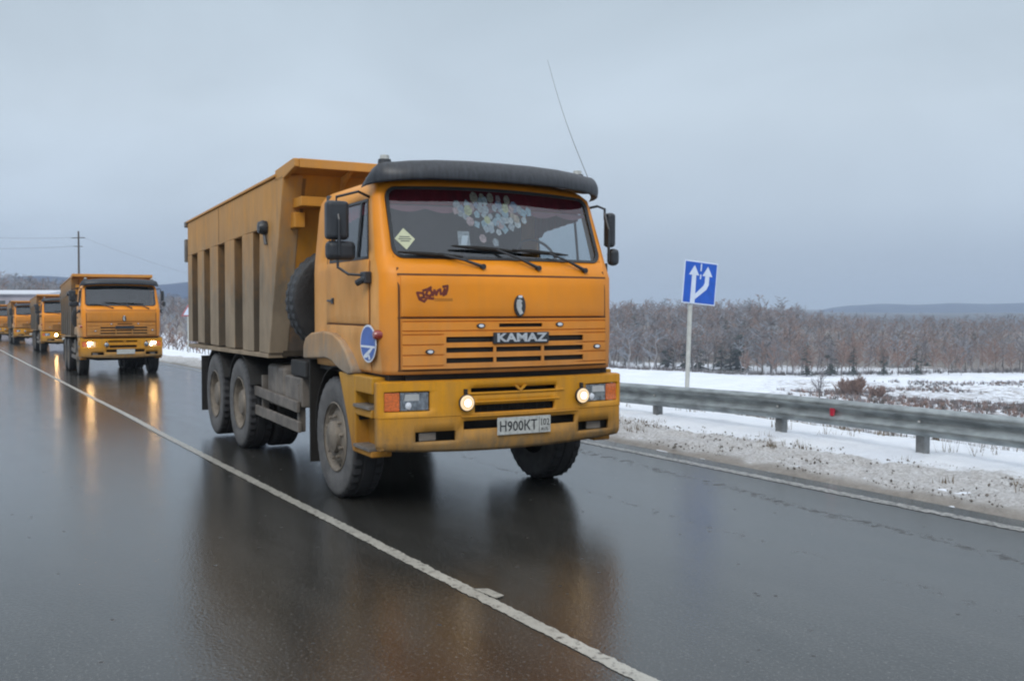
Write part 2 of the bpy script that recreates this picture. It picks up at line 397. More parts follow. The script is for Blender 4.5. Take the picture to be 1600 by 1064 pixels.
# wet asphalt
def asphalt():
    m, nt, b = newmat('wet_asphalt')
    tc = N(nt, 'ShaderNodeTexCoord')
    big = noise_fac(nt, 0.55, 4, 0.5, 0.3, 0.7, stretch=(0.25, 1.6, 1))
    mid = noise_fac(nt, 3.5, 4, 0.6, 0.3, 0.7, stretch=(0.5, 1.2, 1))
    fine = noise_fac(nt, 95, 3, 0.7, 0.25, 0.75)
    c = mixc(nt, big, (0.015, 0.0145, 0.0125), (0.030, 0.029, 0.025))
    c = mixc(nt, mathn(nt, 'MULTIPLY', fine, 0.6), c, (0.016, 0.0155, 0.014))
    streak = noise_fac(nt, 2.2, 5, 0.65, 0.42, 0.66, stretch=(0.35, 1.3, 1))
    c = mixc(nt, mathn(nt, 'MULTIPLY', streak, 0.40), c, (0.055, 0.053, 0.048))
    agg = noise_fac(nt, 52, 4, 0.8, 0.53, 0.66)
    c = mixc(nt, mathn(nt, 'MULTIPLY', agg, 0.75), c, (0.14, 0.136, 0.125))
    pit = noise_fac(nt, 64, 4, 0.8, 0.55, 0.64)
    c = mixc(nt, mathn(nt, 'MULTIPLY', pit, 0.8), c, (0.006, 0.006, 0.006))
    # sealed crack / rut line running along the lane near the edge, broken up by noise
    sp = N(nt, 'ShaderNodeSeparateXYZ'); nt.links.new(tc.outputs['Object'], sp.inputs[0])
    def line(y0, slope, width, thr, strength, c):
        w = noise_fac(nt, 0.9, 3, 0.6, 0.0, 1.0)
        yy = mathn(nt, 'SUBTRACT', mathn(nt, 'ADD', sp.outputs['Y'], mathn(nt, 'MULTIPLY', sp.outputs['X'], slope)), mathn(nt, 'ADD', mathn(nt, 'MULTIPLY', w, 0.35), y0-0.17))
        d = mathn(nt, 'ABSOLUTE', yy)
        mr = N(nt, 'ShaderNodeMapRange'); mr.inputs['From Min'].default_value = width; mr.inputs['From Max'].default_value = width*0.3
        nt.links.new(d, mr.inputs[0])
        k = mathn(nt, 'MULTIPLY', mr.outputs[0], noise_fac(nt, 9, 4, 0.7, thr, thr+0.08))
        k = mathn(nt, 'MULTIPLY', k, strength)
        return k, mixc(nt, k, c, (0.008, 0.008, 0.008))
    k1, c = line(3.95, 0.08, 0.11, 0.50, 0.9, c)
    k2, c = line(2.55, 0.02, 0.09, 0.54, 0.45, c)
    rw_ = noise_fac(nt, 0.35, 2, 0.5, 0.0, 1.0)
    yy2 = mathn(nt, 'ADD', sp.outputs['Y'], mathn(nt, 'ADD', mathn(nt, 'MULTIPLY', rw_, 0.25), mathn(nt, 'MULTIPLY', sp.outputs['X'], 0.035)))
    rut = mathn(nt, 'MULTIPLY', mathn(nt, 'ADD', mathn(nt, 'SINE', mathn(nt, 'MULTIPLY', yy2, 3.35)), 1.0), 0.5)
    rut2 = mathn(nt, 'MULTIPLY', mathn(nt, 'ADD', mathn(nt, 'SINE', mathn(nt, 'MULTIPLY', yy2, 15.0)), 1.0), 0.5)
    rut = mathn(nt, 'ADD', mathn(nt, 'MULTIPLY', rut, 0.7), mathn(nt, 'MULTIPLY', rut2, mathn(nt, 'MULTIPLY', noise_fac(nt, 0.8, 3, 0.6, 0.4, 0.6), 0.3)))
    c = mixc(nt, mathn(nt, 'MULTIPLY', rut, 0.35), c, (0.052, 0.050, 0.045))
    # stray grit specks
    vo = N(nt, 'ShaderNodeTexVoronoi'); vo.inputs['Scale'].default_value = 5.0
    nt.links.new(tc.outputs['Object'], vo.inputs['Vector'])
    mr = N(nt, 'ShaderNodeMapRange'); mr.inputs['From Min'].default_value = 0.085; mr.inputs['From Max'].default_value = 0.045
    nt.links.new(vo.outputs['Distance'], mr.inputs[0])
    sel = noise_fac(nt, 1.7, 3, 0.6, 0.47, 0.55)
    k3 = mathn(nt, 'MULTIPLY', mr.outputs[0], sel)
    c = mixc(nt, k3, c, (0.012, 0.011, 0.010))
    nt.links.new(c, b.inputs['Base Color'])
    kk = mathn(nt, 'ADD', mathn(nt, 'ADD', k1, k2), k3, clamp=True)
    rr = N(nt, 'ShaderNodeMapRange'); rr.inputs['To Min'].default_value = 0.045; rr.inputs['To Max'].default_value = 0.10
    nt.links.new(big, rr.inputs[0])
    nt.links.new(mathn(nt, 'ADD', rr.outputs[0], mathn(nt, 'ADD', mathn(nt, 'MULTIPLY', kk, 0.5), mathn(nt, 'ADD', mathn(nt, 'MULTIPLY', streak, 0.04), mathn(nt, 'ADD', mathn(nt, 'MULTIPLY', mathn(nt, 'ADD', agg, pit), 0.09), mathn(nt, 'MULTIPLY', rut, 0.05))))), b.inputs['Roughness'])
    b.inputs['IOR'].default_value = 1.58
    grain = noise_fac(nt, 46, 3, 0.6, 0.25, 0.75)
    h = mathn(nt, 'ADD', mathn(nt, 'MULTIPLY', fine, 0.12), mathn(nt, 'ADD', mathn(nt, 'MULTIPLY', mid, 0.4), mathn(nt, 'MULTIPLY', grain, 0.8)))
    h = mathn(nt, 'SUBTRACT', h, mathn(nt, 'MULTIPLY', kk, 1.0))
    bump(nt, b, h, 0.36, 0.0030)
    return m
M['asphalt'] = asphalt()
rx = np.concatenate([np.linspace(30, -160, 381), np.linspace(-165, -400, 48)])
road = struct(strip('road', M['asphalt'], rx, -11.0, 4.86, 0.0, 40))

# worn road paint
def linemat(name, wear, col=(0.46, 0.45, 0.40)):
    m, nt, b = newmat(name)
    n = noise_fac(nt, 22, 5, 0.75, wear, wear+0.10)
    n2 = noise_fac(nt, 2.0, 3, 0.6, 0.3, 0.7)
    g = mathn(nt, 'MULTIPLY', n, 1.0)
    c = mixc(nt, n2, tuple(x*0.72 for x in col), col)
    nt.links.new(mixc(nt, g, (0.045, 0.042, 0.037), c), b.inputs['Base Color'])
    b.inputs['Roughness'].default_value = 0.35
    bump(nt, b, noise_fac(nt, 60, 3), 0.3, 0.003)
    return m
M['line'] = linemat('centre_line_paint', 0.36, (0.40, 0.385, 0.335))
M['edgeline'] = linemat('worn_edge_line_paint', 0.44, (0.36, 0.35, 0.33))
def ragged(name, mat, c0, hw, amp):
    xs = np.concatenate([np.arange(9, -12, -0.015), np.arange(-12, -60, -0.25), np.arange(-60, -400, -4.0)])
    e0 = amp*(fbm(xs, xs*0+3.1, 24.0, 3)-.5); e1 = amp*(fbm(xs, xs*0+8.7, 24.0, 3)-.5); d = 0.02*(fbm(xs, xs*0+1.7, 0.35, 2)-.5)
    T = np.stack([c0+d-hw+e0, c0+d+hw+e1], 1); X = np.repeat(xs[:, None], 2, 1)
    return struct(grid_obj(name, mat, np.stack([X, yc(xs)[:, None]+T, np.repeat(zr(xs)[:, None], 2, 1)+0.004], -1), len(xs), 2))
ragged('lane_line', M['line'], 0.0, 0.047, 0.028)
ragged('edge_line', M['edgeline'], 4.525, 0.065, 0.05)
tk = MB(); tk.add([(3.14, 0.03, 0.008), (3.40, 0.055, 0.008), (3.37, 0.125, 0.008), (3.20, 0.115, 0.008)], [(0, 1, 2, 3)])
struct(tk.build('paint_tick', M['line']))

# roadside ground -----------------------------------------------------------
def lateral(t):
    """height relative to the road edge over lateral distance t"""
    return np.interp(t, [-400, -60, -20, -13, -11.2, -11, 4.8, 4.95, 5.3, 6.4, 8.3, 9.5, 14, 25, 50, 80, 115, 140, 210, 420],
                        [-3, -2.0, -1.2, -.35, -.05, -.12, -.12, 0.0, 0.03, 0.03, -.04, -.22, -1.5, -3.5, -6.0, -8.5, -10.8, -12, -12.2, -12.2])
CX, CY = 8.3, -2.92
def terrain(x, y):
    t = y-yc(x)
    z = np.maximum(zr(x), -2.2)*np.interp(t, [0, 60, 120], [1, 1, 0]) + lateral(t)
    dx, dy = x-CX, y-CY
    rr = np.hypot(dx, dy); th = np.degrees(np.arctan2(dy, dx)) % 360
    dep = rr*np.cos(np.radians(th-147.8))
    up = 7.0*sstep(205, 360, dep)*sstep(122, 136, th)*sstep(164, 150, th)
    up = up+5.0*sstep(225, 400, dep)*sstep(134, 120, th)*sstep(60, 100, th)
    up = up+10.5*sstep(150, 330, dep)*sstep(160, 170, th)*sstep(230, 190, th)
    z = z+up
    z = z+(fbm(x, y, 0.03, 3)-.5)*1.6*sstep(25, 80, rr)*sstep(9, 25, np.abs(t))
    return z
def groundmat():
    m, nt, b = newmat('snowy_ground')
    tc = N(nt, 'ShaderNodeTexCoord')
    at = N(nt, 'ShaderNodeAttribute'); at.attribute_name = 'scrub'
    n = noise_fac(nt, 0.8, 6, 0.7, 0.0, 1.0)
    k = mathn(nt, 'SUBTRACT', mathn(nt, 'ADD', n, mathn(nt, 'MULTIPLY', at.outputs['Fac'], 0.36)), 0.68)
    k = mathn(nt, 'MULTIPLY', k, 9.0, clamp=True)
    c = mixc(nt, noise_fac(nt, 4, 3), (0.12, 0.10, 0.085), (0.22, 0.185, 0.155))
    fa = N(nt, 'ShaderNodeAttribute'); fa.attribute_name = 'farwood'
    s = mixc(nt, noise_fac(nt, 0.3, 3), (0.66, 0.70, 0.76), (0.77, 0.80, 0.85))
    nt.links.new(mixc(nt, fa.outputs['Fac'], mixc(nt, k, s, c), (0.055, 0.065, 0.085)), b.inputs['Base Color'])
    b.inputs['Roughness'].default_value = 0.75
    bump(nt, b, noise_fac(nt, 3, 5), 0.5, 0.1)
    return m
M['ground'] = groundmat()
# one sheet: radial grid round the viewpoint's own place, out to the horizon
rad = np.concatenate([[0.5], np.geomspace(3, 420, 230), np.geomspace(450, 3200, 24)])
ang = np.radians(np.arange(0, 361, 0.75))
RR, AA = np.meshgrid(rad, ang, indexing='ij')
GX, GY = CX+RR*np.cos(AA), CY+RR*np.sin(AA)
GZ = terrain(GX, GY)-0.02
tt = GY-yc(GX)
th = np.degrees(AA)
scrub = 0.15+0.42*sstep(20, 60, tt)*sstep(136, 130, th)*sstep(215, 190, RR) + 0.9*sstep(225, 240, RR)
scrub = scrub*(1-0.8*np.exp(-((RR-200)/14)**2)*(th < 150))
scrub = np.where(tt < 12, 0.12, scrub)
scrub = np.where((tt > 9.6) & (tt < 18) & (RR < 30), 0.75, scrub)
struct(grid_obj('ground', M['ground'], np.stack([GX, GY, GZ], -1), len(rad), len(ang), attrs={'scrub': scrub, 'farwood': sstep(400, 440, RR)*(GX < 0)}))

# detailed shoulder: slush, dirty lumpy snow, then clean snow
def shouldermat():
    m, nt, b = newmat('dirty_roadside_snow')
    at = N(nt, 'ShaderNodeAttribute'); at.attribute_name = 'dirt'
    sl_ = N(nt, 'ShaderNodeAttribute'); sl_.attribute_name = 'slush'
    n = noise_fac(nt, 8, 6, 0.72, 0.25, 0.75)
    n2 = noise_fac(nt, 30, 5, 0.7, 0.45, 0.60)
    clean = mixc(nt, noise_fac(nt, 1.2, 3), (0.78, 0.82, 0.88), (0.86, 0.89, 0.93))
    dirty = mixc(nt, n, (0.70, 0.71, 0.72), (0.43, 0.41, 0.39))
    dirty = mixc(nt, mathn(nt, 'MULTIPLY', n2, 0.5), dirty, (0.17, 0.15, 0.13))
    k = mathn(nt, 'MULTIPLY', mathn(nt, 'SUBTRACT', mathn(nt, 'ADD', at.outputs['Fac'], mathn(nt, 'MULTIPLY', n, 0.5)), 0.45), 3.0, clamp=True)
    c = mixc(nt, k, clean, dirty)
    slush = mixc(nt, n, (0.20, 0.18, 0.155), (0.36, 0.33, 0.295))
    c = mixc(nt, sl_.outputs['Fac'], c, slush)
    nt.links.new(c, b.inputs['Base Color'])
    b.inputs['Roughness'].default_value = 0.55
    bump(nt, b, noise_fac(nt, 26, 6, 0.7), 0.7, 0.03)
    return m
M['shoulder'] = shouldermat()
sx_ = np.concatenate([np.arange(13, -14, -0.045), np.arange(-14, -60, -0.12), np.arange(-60, -150, -0.8)])
st_ = np.concatenate([np.arange(4.70, 7.2, 0.045), np.arange(7.2, 9.8, 0.12)])
SX, ST = np.meshgrid(sx_, st_, indexing='ij')
SY = yc(SX)+ST
edge = 4.88+0.10*(fbm(SX, SX*0, 0.9, 3)-.5)
e1 = sstep(0, 0.16, ST-edge)
lump = fbm(SX, ST, 2.6, 5)-.5
lump2 = np.abs(fbm(SX+40, ST, 6.5, 3)-.5)
dirt = sstep(6.75, 5.9, ST+0.9*(fbm(SX, ST, 0.8, 4)-.5))
SZ = zr(SX)+lateral(ST)*sstep(4.7, 5.3, ST)+e1*(0.012+(0.20*lump+0.16*lump2)*sstep(0.10, 0.5, ST-edge)*(0.35+0.65*dirt)) - (1-e1)*0.05
SZ = SZ+sstep(6.1, 6.9, ST)*0.055*sstep(9.6, 8.6, ST)+0.05*(fbm(SX, ST, 0.7, 2)-.5)*sstep(5.6, 6.5, ST)
SZ = SZ-0.4*sstep(9.3, 9.8, ST)
slush = sstep(0.34, 0.14, ST-edge+0.3*(fbm(SX+9, ST, 3.0, 3)-.5))
struct(grid_obj('roadside_snow', M['shoulder'], np.stack([SX, SY, SZ], -1), len(sx_), len(st_), attrs={'dirt': dirt, 'slush': slush}))

# ------------------------------------------------------------------ truck
XFT = [(1.2, 1.160), (1.24, 1.162), (2.03, 1.150), (2.09, 1.120), (2.175, 1.060), (2.78, 0.820), (2.86, 0.74), (2.90, 0.55)]
WT = [(1.2, 1.130), (1.5, 1.155), (2.10, 1.155), (2.19, 1.150), (2.69, 1.100), (2.78, 1.080), (2.86, 1.02), (2.90, 0.90)]
def xf(z): return lerp_tab(XFT, z)
def wd(z): return lerp_tab(WT, z)
def bow(y): return 0.08*(1-(y/1.08)**2)
def xfront(y, z): return xf(z)+bow(y)
def crown(y, z): return z+0.035*(1-(y/1.08)**2)*min(1, max(0, (z-2.6)/0.18))
def xb(y): return 1.168+0.11*(1-(y/1.22)**2)

def panel(mb, ss, zs, fn, holes, depth=0.03):
    """sheet over s,z with rectangular holes and inward lips"""
    for s0, s1, z0, z1 in holes: ss = ss+[s0, s1]; zs = zs+[z0, z1]
    ss = sorted(set(round(a, 4) for a in ss)); zs = sorted(set(round(a, 4) for a in zs))
    def inhole(s, z): return any(a-1e-4 < s < b+1e-4 and c-1e-4 < z < d+1e-4 for a, b, c, d in holes)
    ix = {}
    def V(i, j):
        if (i, j) not in ix: ix[(i, j)] = len(mb.v); mb.v.append(tuple(fn(ss[i], zs[j])))
        return ix[(i, j)]
    for i in range(len(ss)-1):
        for j in range(len(zs)-1):
            if inhole((ss[i]+ss[i+1])/2, (zs[j]+zs[j+1])/2): continue
            mb.f.append((V(i, j), V(i+1, j), V(i+1, j+1), V(i, j+1))); mb.mi.append(mb.cur)
    return mb
def lin(a, b, n): return [a+(b-a)*i/n for i in range(n+1)]
def ellipse_disc(mb, c, ry, rz, th, n=28, side=False):
    if side: pts = [(c[0]+ry*math.cos(2*PI*k/n), c[2]+rz*math.sin(2*PI*k/n)) for k in range(n)]; mb.prism_y(pts, c[1]-th, c[1]+th)
    else: pts = [(c[1]+ry*math.cos(2*PI*k/n), c[2]+rz*math.sin(2*PI*k/n)) for k in range(n)]; mb.prism_x(pts, c[0]-th, c[0]+th)
    return mb

def make_wheel(root, x, side, dual):
    """side -1 = y negative; outer face at |y| = 1.2 (front) / 1.24 (rear)"""
    yo = 1.24 if dual else 1.20
    prof = [(0.30, -0.125), (0.335, -0.14), (0.42, -0.155), (0.50, -0.153), (0.535, -0.145), (0.56, -0.125), (0.56, -0.07), (0.548, -0.062), (0.548, -0.05), (0.56, -0.042), (0.56, 0.042), (0.548, 0.05), (0.548, 0.062), (0.56, 0.07), (0.56, 0.125), (0.535, 0.145), (0.50, 0.153), (0.42, 0.155), (0.335, 0.14), (0.30, 0.125)]
    w = MB()
    yc_ = side*(yo-0.155)
    s = side
    if dual: rim = [(0.315, 0.150), (0.325, 0.142), (0.30, 0.125), (0.285, 0.05), (0.275, -0.03), (0.20, -0.04), (0.17, -0.02), (0.165, 0.10), (0.14, 0.125), (0.0, 0.13)]
    else: rim = [(0.315, 0.150), (0.325, 0.142), (0.30, 0.125), (0.285, 0.085), (0.255, 0.095), (0.225, 0.125), (0.17, 0.135), (0.15, 0.135), (0.145, 0.175), (0.10, 0.195), (0.0, 0.198)]
    w.lathe([(r_, a*s) for r_, a in rim], 40)
    for k in range(10):
        t = 2*PI*k/10+0.2; R = 0.195 if not dual else 0.225; base = 0.13 if not dual else -0.04
        c = (R*math.cos(t), 0, R*math.sin(t))
        w.lathe([(0.017, base*s), (0.017, (base+0.035)*s), (0.0, (base+0.04)*s)], 6, c)
    # hand holes round the disc
    w.cur = 1
    for k in range(8):
        t = 2*PI*k/8; R = 0.262 if not dual else 0.252; base = 0.094 if not dual else -0.034
        w.lathe([(0.022, base*s), (0.0, (base+0.004)*s)], 8, (R*math.cos(t), 0, R*math.sin(t)))
    o = w.build('wheel', [M['rim'], M['gap']], root, smooth=True, ang=30)
    o.location = (x, yc_, 0.56)
    ty = MB().lathe(prof, 72, lug={5: 0.020, 6: 0.014, 13: 0.014, 14: 0.020, 4: 0.010, 15: 0.010})
    ty.build('tyre', M['tyre'], o, smooth=True, ang=25)
    if dual:
        t2 = MB().lathe([(a, b-s*0.345) for a, b in prof], 72, lug={5: 0.020, 6: 0.014, 13: 0.014, 14: 0.020})
        t2.build('tyre', M['tyre'], o, smooth=True, ang=25)
    return o

def make_truck():
    root = thing('dump_truck', 'large yellow dump truck in front with fog lights on and maroon curtain', 'truck', (0, 0, 0), 0, 'convoy of yellow dump trucks')
    # ---- cab shell
    zs = [1.2, 1.24, 1.5, 1.8, 2.03, 2.09, 2.175, 2.25, 2.69, 2.78, 2.835, 2.875, 2.90]
    def half(z):
        F = xf(z); w = wd(z); e = lerp_tab([(2.09, 1.01), (2.175, 1.035), (2.69, 1.03), (2.78, 1.02), (2.86, 0.93), (2.9, 0.8)], z)
        if z > 2.8: e = min(e, w-0.06)
        sf = lerp_tab([(2.19, 0.80), (2.69, 0.665), (2.78, 0.62), (2.9, 0.45)], z)
        x5 = F-0.10; sf = min(sf, x5-0.05)
        return [(F+bow(0), 0), (F+bow(.36), .36), (F+bow(.72), .72), (F+bow(e), e), (F-0.035, (e+w)/2+0.025), (x5, w), (sf, w), (0.55*sf/0.8+0.0, w+0.0), (-0.22, w), (-0.68, w), (-0.765, w-0.02), (-0.785, w-0.09), (-0.785, 0)]
    mb = MB(); rings = []
    nh = len(half(1.2))
    for z in zs:
        h = half(z)
        xs_shrink = 0.0
        if z >= 2.875: h = [(x if x > -0.7 else x+0.04*(1 if z < 2.89 else 2.2), y) for x, y in h]
        ring = [(x, y, crown(y, z) if x > 0.45 else z+0.02*(1-(y/1.08)**2)*(z > 2.8)) for x, y in h]; ring = ring+[(x, -y, zq) for x, y, zq in ring[-2:0:-1]]
        rings.append(len(mb.v)); mb.v += ring
    nr = 2*nh-2
    win = set()
    for j in range(len(zs)-1):
        zm = (zs[j]+zs[j+1])/2
        for i in range(nr):
            ii = (i+1) % nr
            # column type: index in the half profile
            c = i if i < nh-1 else nr-1-i
            if 2.175 < zm < 2.78 and c in (0, 1, 2): continue
            if 2.175 < zm < 2.69 and c in (6, 7): continue
            mb.f.append((rings[j]+i, rings[j]+ii, rings[j+1]+ii, rings[j+1]+i)); mb.mi.append(1 if c >= 5 and c < nh-1 else 0)
    mb.f.append(tuple(rings[-1]+i for i in range(nr))); mb.mi.append(1)
    # rounded orange fillets in the windscreen corners
    for sy in (-1, 1):
        for zc, dz in ((2.175, 1), (2.78, -1)):
            e = 1.035 if dz > 0 else 1.02; R = 0.09
            k = len(mb.v); pts = []
            for a in range(6):
                t = a/5*PI/2; yy = (e-R)+R*math.sin(t); zz = zc+dz*(R-R*math.cos(t)); pts.append((xfront(yy, zz), sy*yy, crown(yy, zz)))
            mb.v += [(xfront(e, zc), sy*e, crown(e, zc))]+pts
            for a in range(5): mb.f.append((k, k+1+a, k+2+a)); mb.mi.append(0)
    cab = mb.build('cab', [M['cab'], M['cabside']], root, smooth=True, ang=42, solid=0.03)
    # belly of the cab
    MB().box(-0.74, 1.10, -1.09, 1.09, 1.15, 1.215).build('cab_floor', M['dark'], root)
    # ---- seams and panels on the front
    sm = MB()
    for z0, z1 in ((1.665, 1.678), (2.025, 2.04), (1.228, 1.242)):
        panel(sm, lin(-1.035, 1.035, 12), [z0, z1], lambda s_, z: (xfront(s_, z)+0.003, s_, z), [])
    for sy in (-1, 1):
        panel(sm, lin(sy*1.012, sy*1.03, 1), lin(1.23, 2.09, 5), lambda s_, z: (xfront(s_, z)+0.003, s_, z), [])
    sm.build('panel_seam', M['seam'], root)
    hd = MB(); panel(hd, lin(-1.008, 1.008, 14), lin(1.682, 2.02, 4), lambda s_, z: (xfront(s_, z)+0.022-0.006*abs((z-1.85)/0.17)**6, s_, z), [])
    hood = hd.build('hood_panel', M['cab'], root, smooth=True, solid=0.018, bevel=0.004)
    # ---- grille panel with pressed ribs and slots
    def gx(s_, z):
        rel = 0.0
        for c in (1.64, 1.56, 1.47, 1.41, 1.35, 1.29):
            if abs(z-c) < 0.006 and abs(s_) < 0.99: rel = -0.010
        return (xfront(s_, z)+0.034+rel, s_, z)
    slots = []
    for z0, z1 in ((1.463, 1.512), (1.378, 1.422), (1.290, 1.334)):
        for a, b in ((-0.63, -0.195), (-0.17, 0.285), (0.31, 0.745)): slots.append((a, b, z0, z1))
    slots.append((-0.14, 0.295, 1.590, 1.622))
    gzs = [1.246, 1.662]
    for c in (1.64, 1.56, 1.53, 1.445, 1.36, 1.27): gzs += [c-0.008, c-0.004, c+0.004, c+0.008]
    def gx2(s_, z):
        rel = 0.0
        for c in (1.64, 1.56, 1.53, 1.445, 1.36, 1.27):
            if abs(z-c) <= 0.0045: rel = -0.012 if (abs(s_) > 0.64 or c in (1.64, 1.56)) else 0.0
        return (xfront(s_, z)+0.034+rel, s_, z)
    gm = MB(); panel(gm, lin(-1.008, 1.008, 16)+[-0.66, -0.64, 0.76, 0.775, -0.97, 0.97], gzs, gx2, slots)
    gp = gm.build('grille_panel', M['cab'], root, solid=0.014)
    rd = MB(); panel(rd, lin(-0.70, 0.82, 8), [1.275, 1.64], lambda s_, z: (xfront(s_, z)+0.006, s_, z), []); rd.build('radiator', M['gap'], gp)
    gb = MB()
    for z in (1.482,): panel(gb, lin(-0.6, 0.7, 6), [z, z+0.012], lambda s_, zz: (xfront(s_, zz)+0.010, s_, zz), [])
    gb.build('radiator_fins', M['dark'], gp)
    kb = MB(); kb.prism_x([(-0.205, 1.447), (0.345, 1.447), (0.352, 1.545), (-0.198, 1.545)], 1.245, 1.290)
    badge = kb.build('name_badge', M['blackplastic'], gp, bevel=0.006)
    for y, z in ((-0.315, 1.603), (0.475, 1.61), (-0.775, 1.39), (0.90, 1.405)):
        x0 = xfront(y, z)+0.032
        lg = MB(); ellipse_disc(lg, (x0+0.004, y, z), 0.040, 0.020, 0.008)
        l1 = lg.build('marker_bezel', M['blackplastic'], gp)
        lg = MB(); ellipse_disc(lg, (x0+0.012, y, z), 0.024, 0.013, 0.006)
        lg.build('marker_lens', M['white'], gp)
    # emblem: dark oval with silver horse-like swoosh
    eb = MB(); ellipse_disc(eb, (1.262, 0.066, 1.772), 0.056, 0.094, 0.010)
    em = eb.build('emblem', M['blackplastic'], root, bevel=0.004)
    hs = MB()
    sw = [(-0.028, 0.060), (0.000, 0.066), (0.022, 0.048), (0.010, 0.034), (0.020, 0.010), (0.012, -0.020), (0.030, -0.058), (0.000, -0.072), (-0.018, -0.046), (-0.034, -0.010), (-0.036, 0.030)]
    hs.prism_x([(0.062+a, 1.766+b) for a, b in sw], 1.272, 1.280)
    hs.build('emblem_figure', M['silver'], em)
    hs = MB(); hs.prism_x([(0.048, 1.842), (0.084, 1.842), (0.084, 1.862), (0.048, 1.862)], 1.272, 1.278); hs.build('emblem_crest', M['white'], em)
    # ---- windscreen and seal
    ws = MB(); panel(ws, lin(-1.03, 1.03, 14), lin(2.178, 2.777, 6), lambda s_, z: (xfront(s_, z)-0.010, s_, crown(s_, z)), [])
    ws.build('windscreen', M['glass'], root, smooth=True)
    def sealpath(ew, eh, R, off):
        P = []
        for sy, zc, dz in ((1, 2.178, 1), (1, 2.777, -1), (-1, 2.777, -1), (-1, 2.178, 1)):
            e = (1.032 if zc < 2.5 else 1.018)-ew; zz0 = zc+dz*eh
            ar = []
            for a in range(6):
                t = a/5*PI/2; yy = (e-R)+R*math.sin(t); zz = zz0+dz*(R-R*math.cos(t)); ar.append((sy*yy, zz))
            if sy*dz < 0: ar = ar[::-1]
            P += ar
        P2 = []
        for (y0_, z0_), (y1_, z1_) in zip(P, P[1:]+P[:1]):
            nn_ = 10 if abs(y1_-y0_) > 0.5 else 1
            for q_ in range(nn_): P2.append((y0_+(y1_-y0_)*q_/nn_, z0_+(z1_-z0_)*q_/nn_))
        return [(xfront(abs(y), z)+off, y, crown(y, z)) for y, z in P2]
    A = sealpath(-0.004, -0.006, 0.09, 0.010); B = sealpath(0.026, 0.016, 0.08, 0.004)
    sl2 = MB(); n = len(A); sl2.add(A+B, [(i, (i+1) % n, n+(i+1) % n, n+i) for i in range(n)])
    sl2.build('windscreen_seal', M['rubber'], root, solid=0.012)
    # ---- wipers: pivot, arm, blade
    for (py, pz, ey, ez, b0, b1) in ((-0.262, 2.108, -0.60, 2.20, -1.0, -0.42), (0.29, 2.105, -0.10, 2.262, -0.52, 0.14), (0.80, 2.095, 0.44, 2.245, 0.06, 0.66)):
        wp = MB(); P0 = (xfront(py, pz)+0.025, py, pz); P1 = (xfront(ey, ez)+0.030, ey, ez)
        wp.tube([(P0[0]-0.02, py, pz), (P0[0]+0.012, py, pz)], 0.024, 10)
        wp.tube([P0, ((P0[0]+P1[0])/2+0.02, (py+ey)/2, (pz+ez)/2+0.005), P1], [0.017, 0.012, 0.009], 6)
        wpo = wp.build('wiper', M['blackplastic'], root)
        bl = MB(); slp = (ez-pz)/(ey-py)*0.16
        pts = [(xfront(y, ez+(y-ey)*slp*-1)+0.022, y, ez+(y-ey)*-0.05) for y in lin(b0, b1, 6)]
        bl.tube(pts, [0.007, 0.014, 0.018, 0.02, 0.018, 0.014, 0.007], 6); bl.build('wiper_blade', M['gap'], wpo)
    # ---- sun visor
    st = [(0.0, 1.10, 2.848, 0.0, 1.00, 3.035), (0.3, 1.096, 2.848, 0.3, 0.998, 3.033), (0.6, 1.078, 2.842, 0.6, 0.985, 3.022), (0.85, 1.045, 2.830, 0.84, 0.955, 3.004),
          (0.98, 1.005, 2.818, 0.955, 0.925, 2.99), (1.07, 0.955, 2.808, 1.03, 0.905, 2.985), (1.13, 0.88, 2.800, 1.085, 0.872, 2.972), (1.165, 0.78, 2.792, 1.115, 0.80, 2.930), (1.17, 0.68, 2.785, 1.13, 0.715, 2.86)]
    full = [(-a, b_, c, -d, e, f_) for a, b_, c, d, e, f_ in st[:0:-1]]+st
    vis = MB(); nv = 9
    for (ya, xa, za, yb_, xb_, zb_) in full:
        for j in range(nv):
            q = j/(nv-1); bl_ = math.sin(q*PI*0.85)*0.030
            # last two rows roll over the top edge
            x = xa+(xb_-xa)*q**1.3+bl_; y = ya+(yb_-ya)*q+math.copysign(bl_*0.5*(abs(ya) > 1.0), ya); z = za+(zb_-za)*(q if q < 0.9 else 0.985)
            vis.v.append((x, y, z))
        vis.v.append((xb_-0.05, yb_*0.985, zb_+0.004)); vis.v.append((min(xb_-0.34, 0.50), yb_*0.90, 2.915))
    nv += 2
    for i in range(len(full)-1):
        for j in range(nv-1): vis.f.append((i*nv+j, (i+1)*nv+j, (i+1)*nv+j+1, i*nv+j+1)); vis.mi.append(0)
    vis.build('sun_visor', M['visor'], root, smooth=True, solid=0.008, ang=50)
    for y in (-1.0, 0.955):
        be = MB().lathe([(0.0, 0.0), (0.06, 0.0), (0.055, 0.035), (0.0, 0.035)], 14, (0.80, y, 2.985), 'z'); bo = be.build('roof_beacon', M['blackplastic'], root)
        MB().lathe([(0.042, 0.035), (0.038, 0.07), (0.0, 0.078)], 14, (0.80, y, 2.985), 'z').build('beacon_lens', M['plate'], bo, smooth=True)
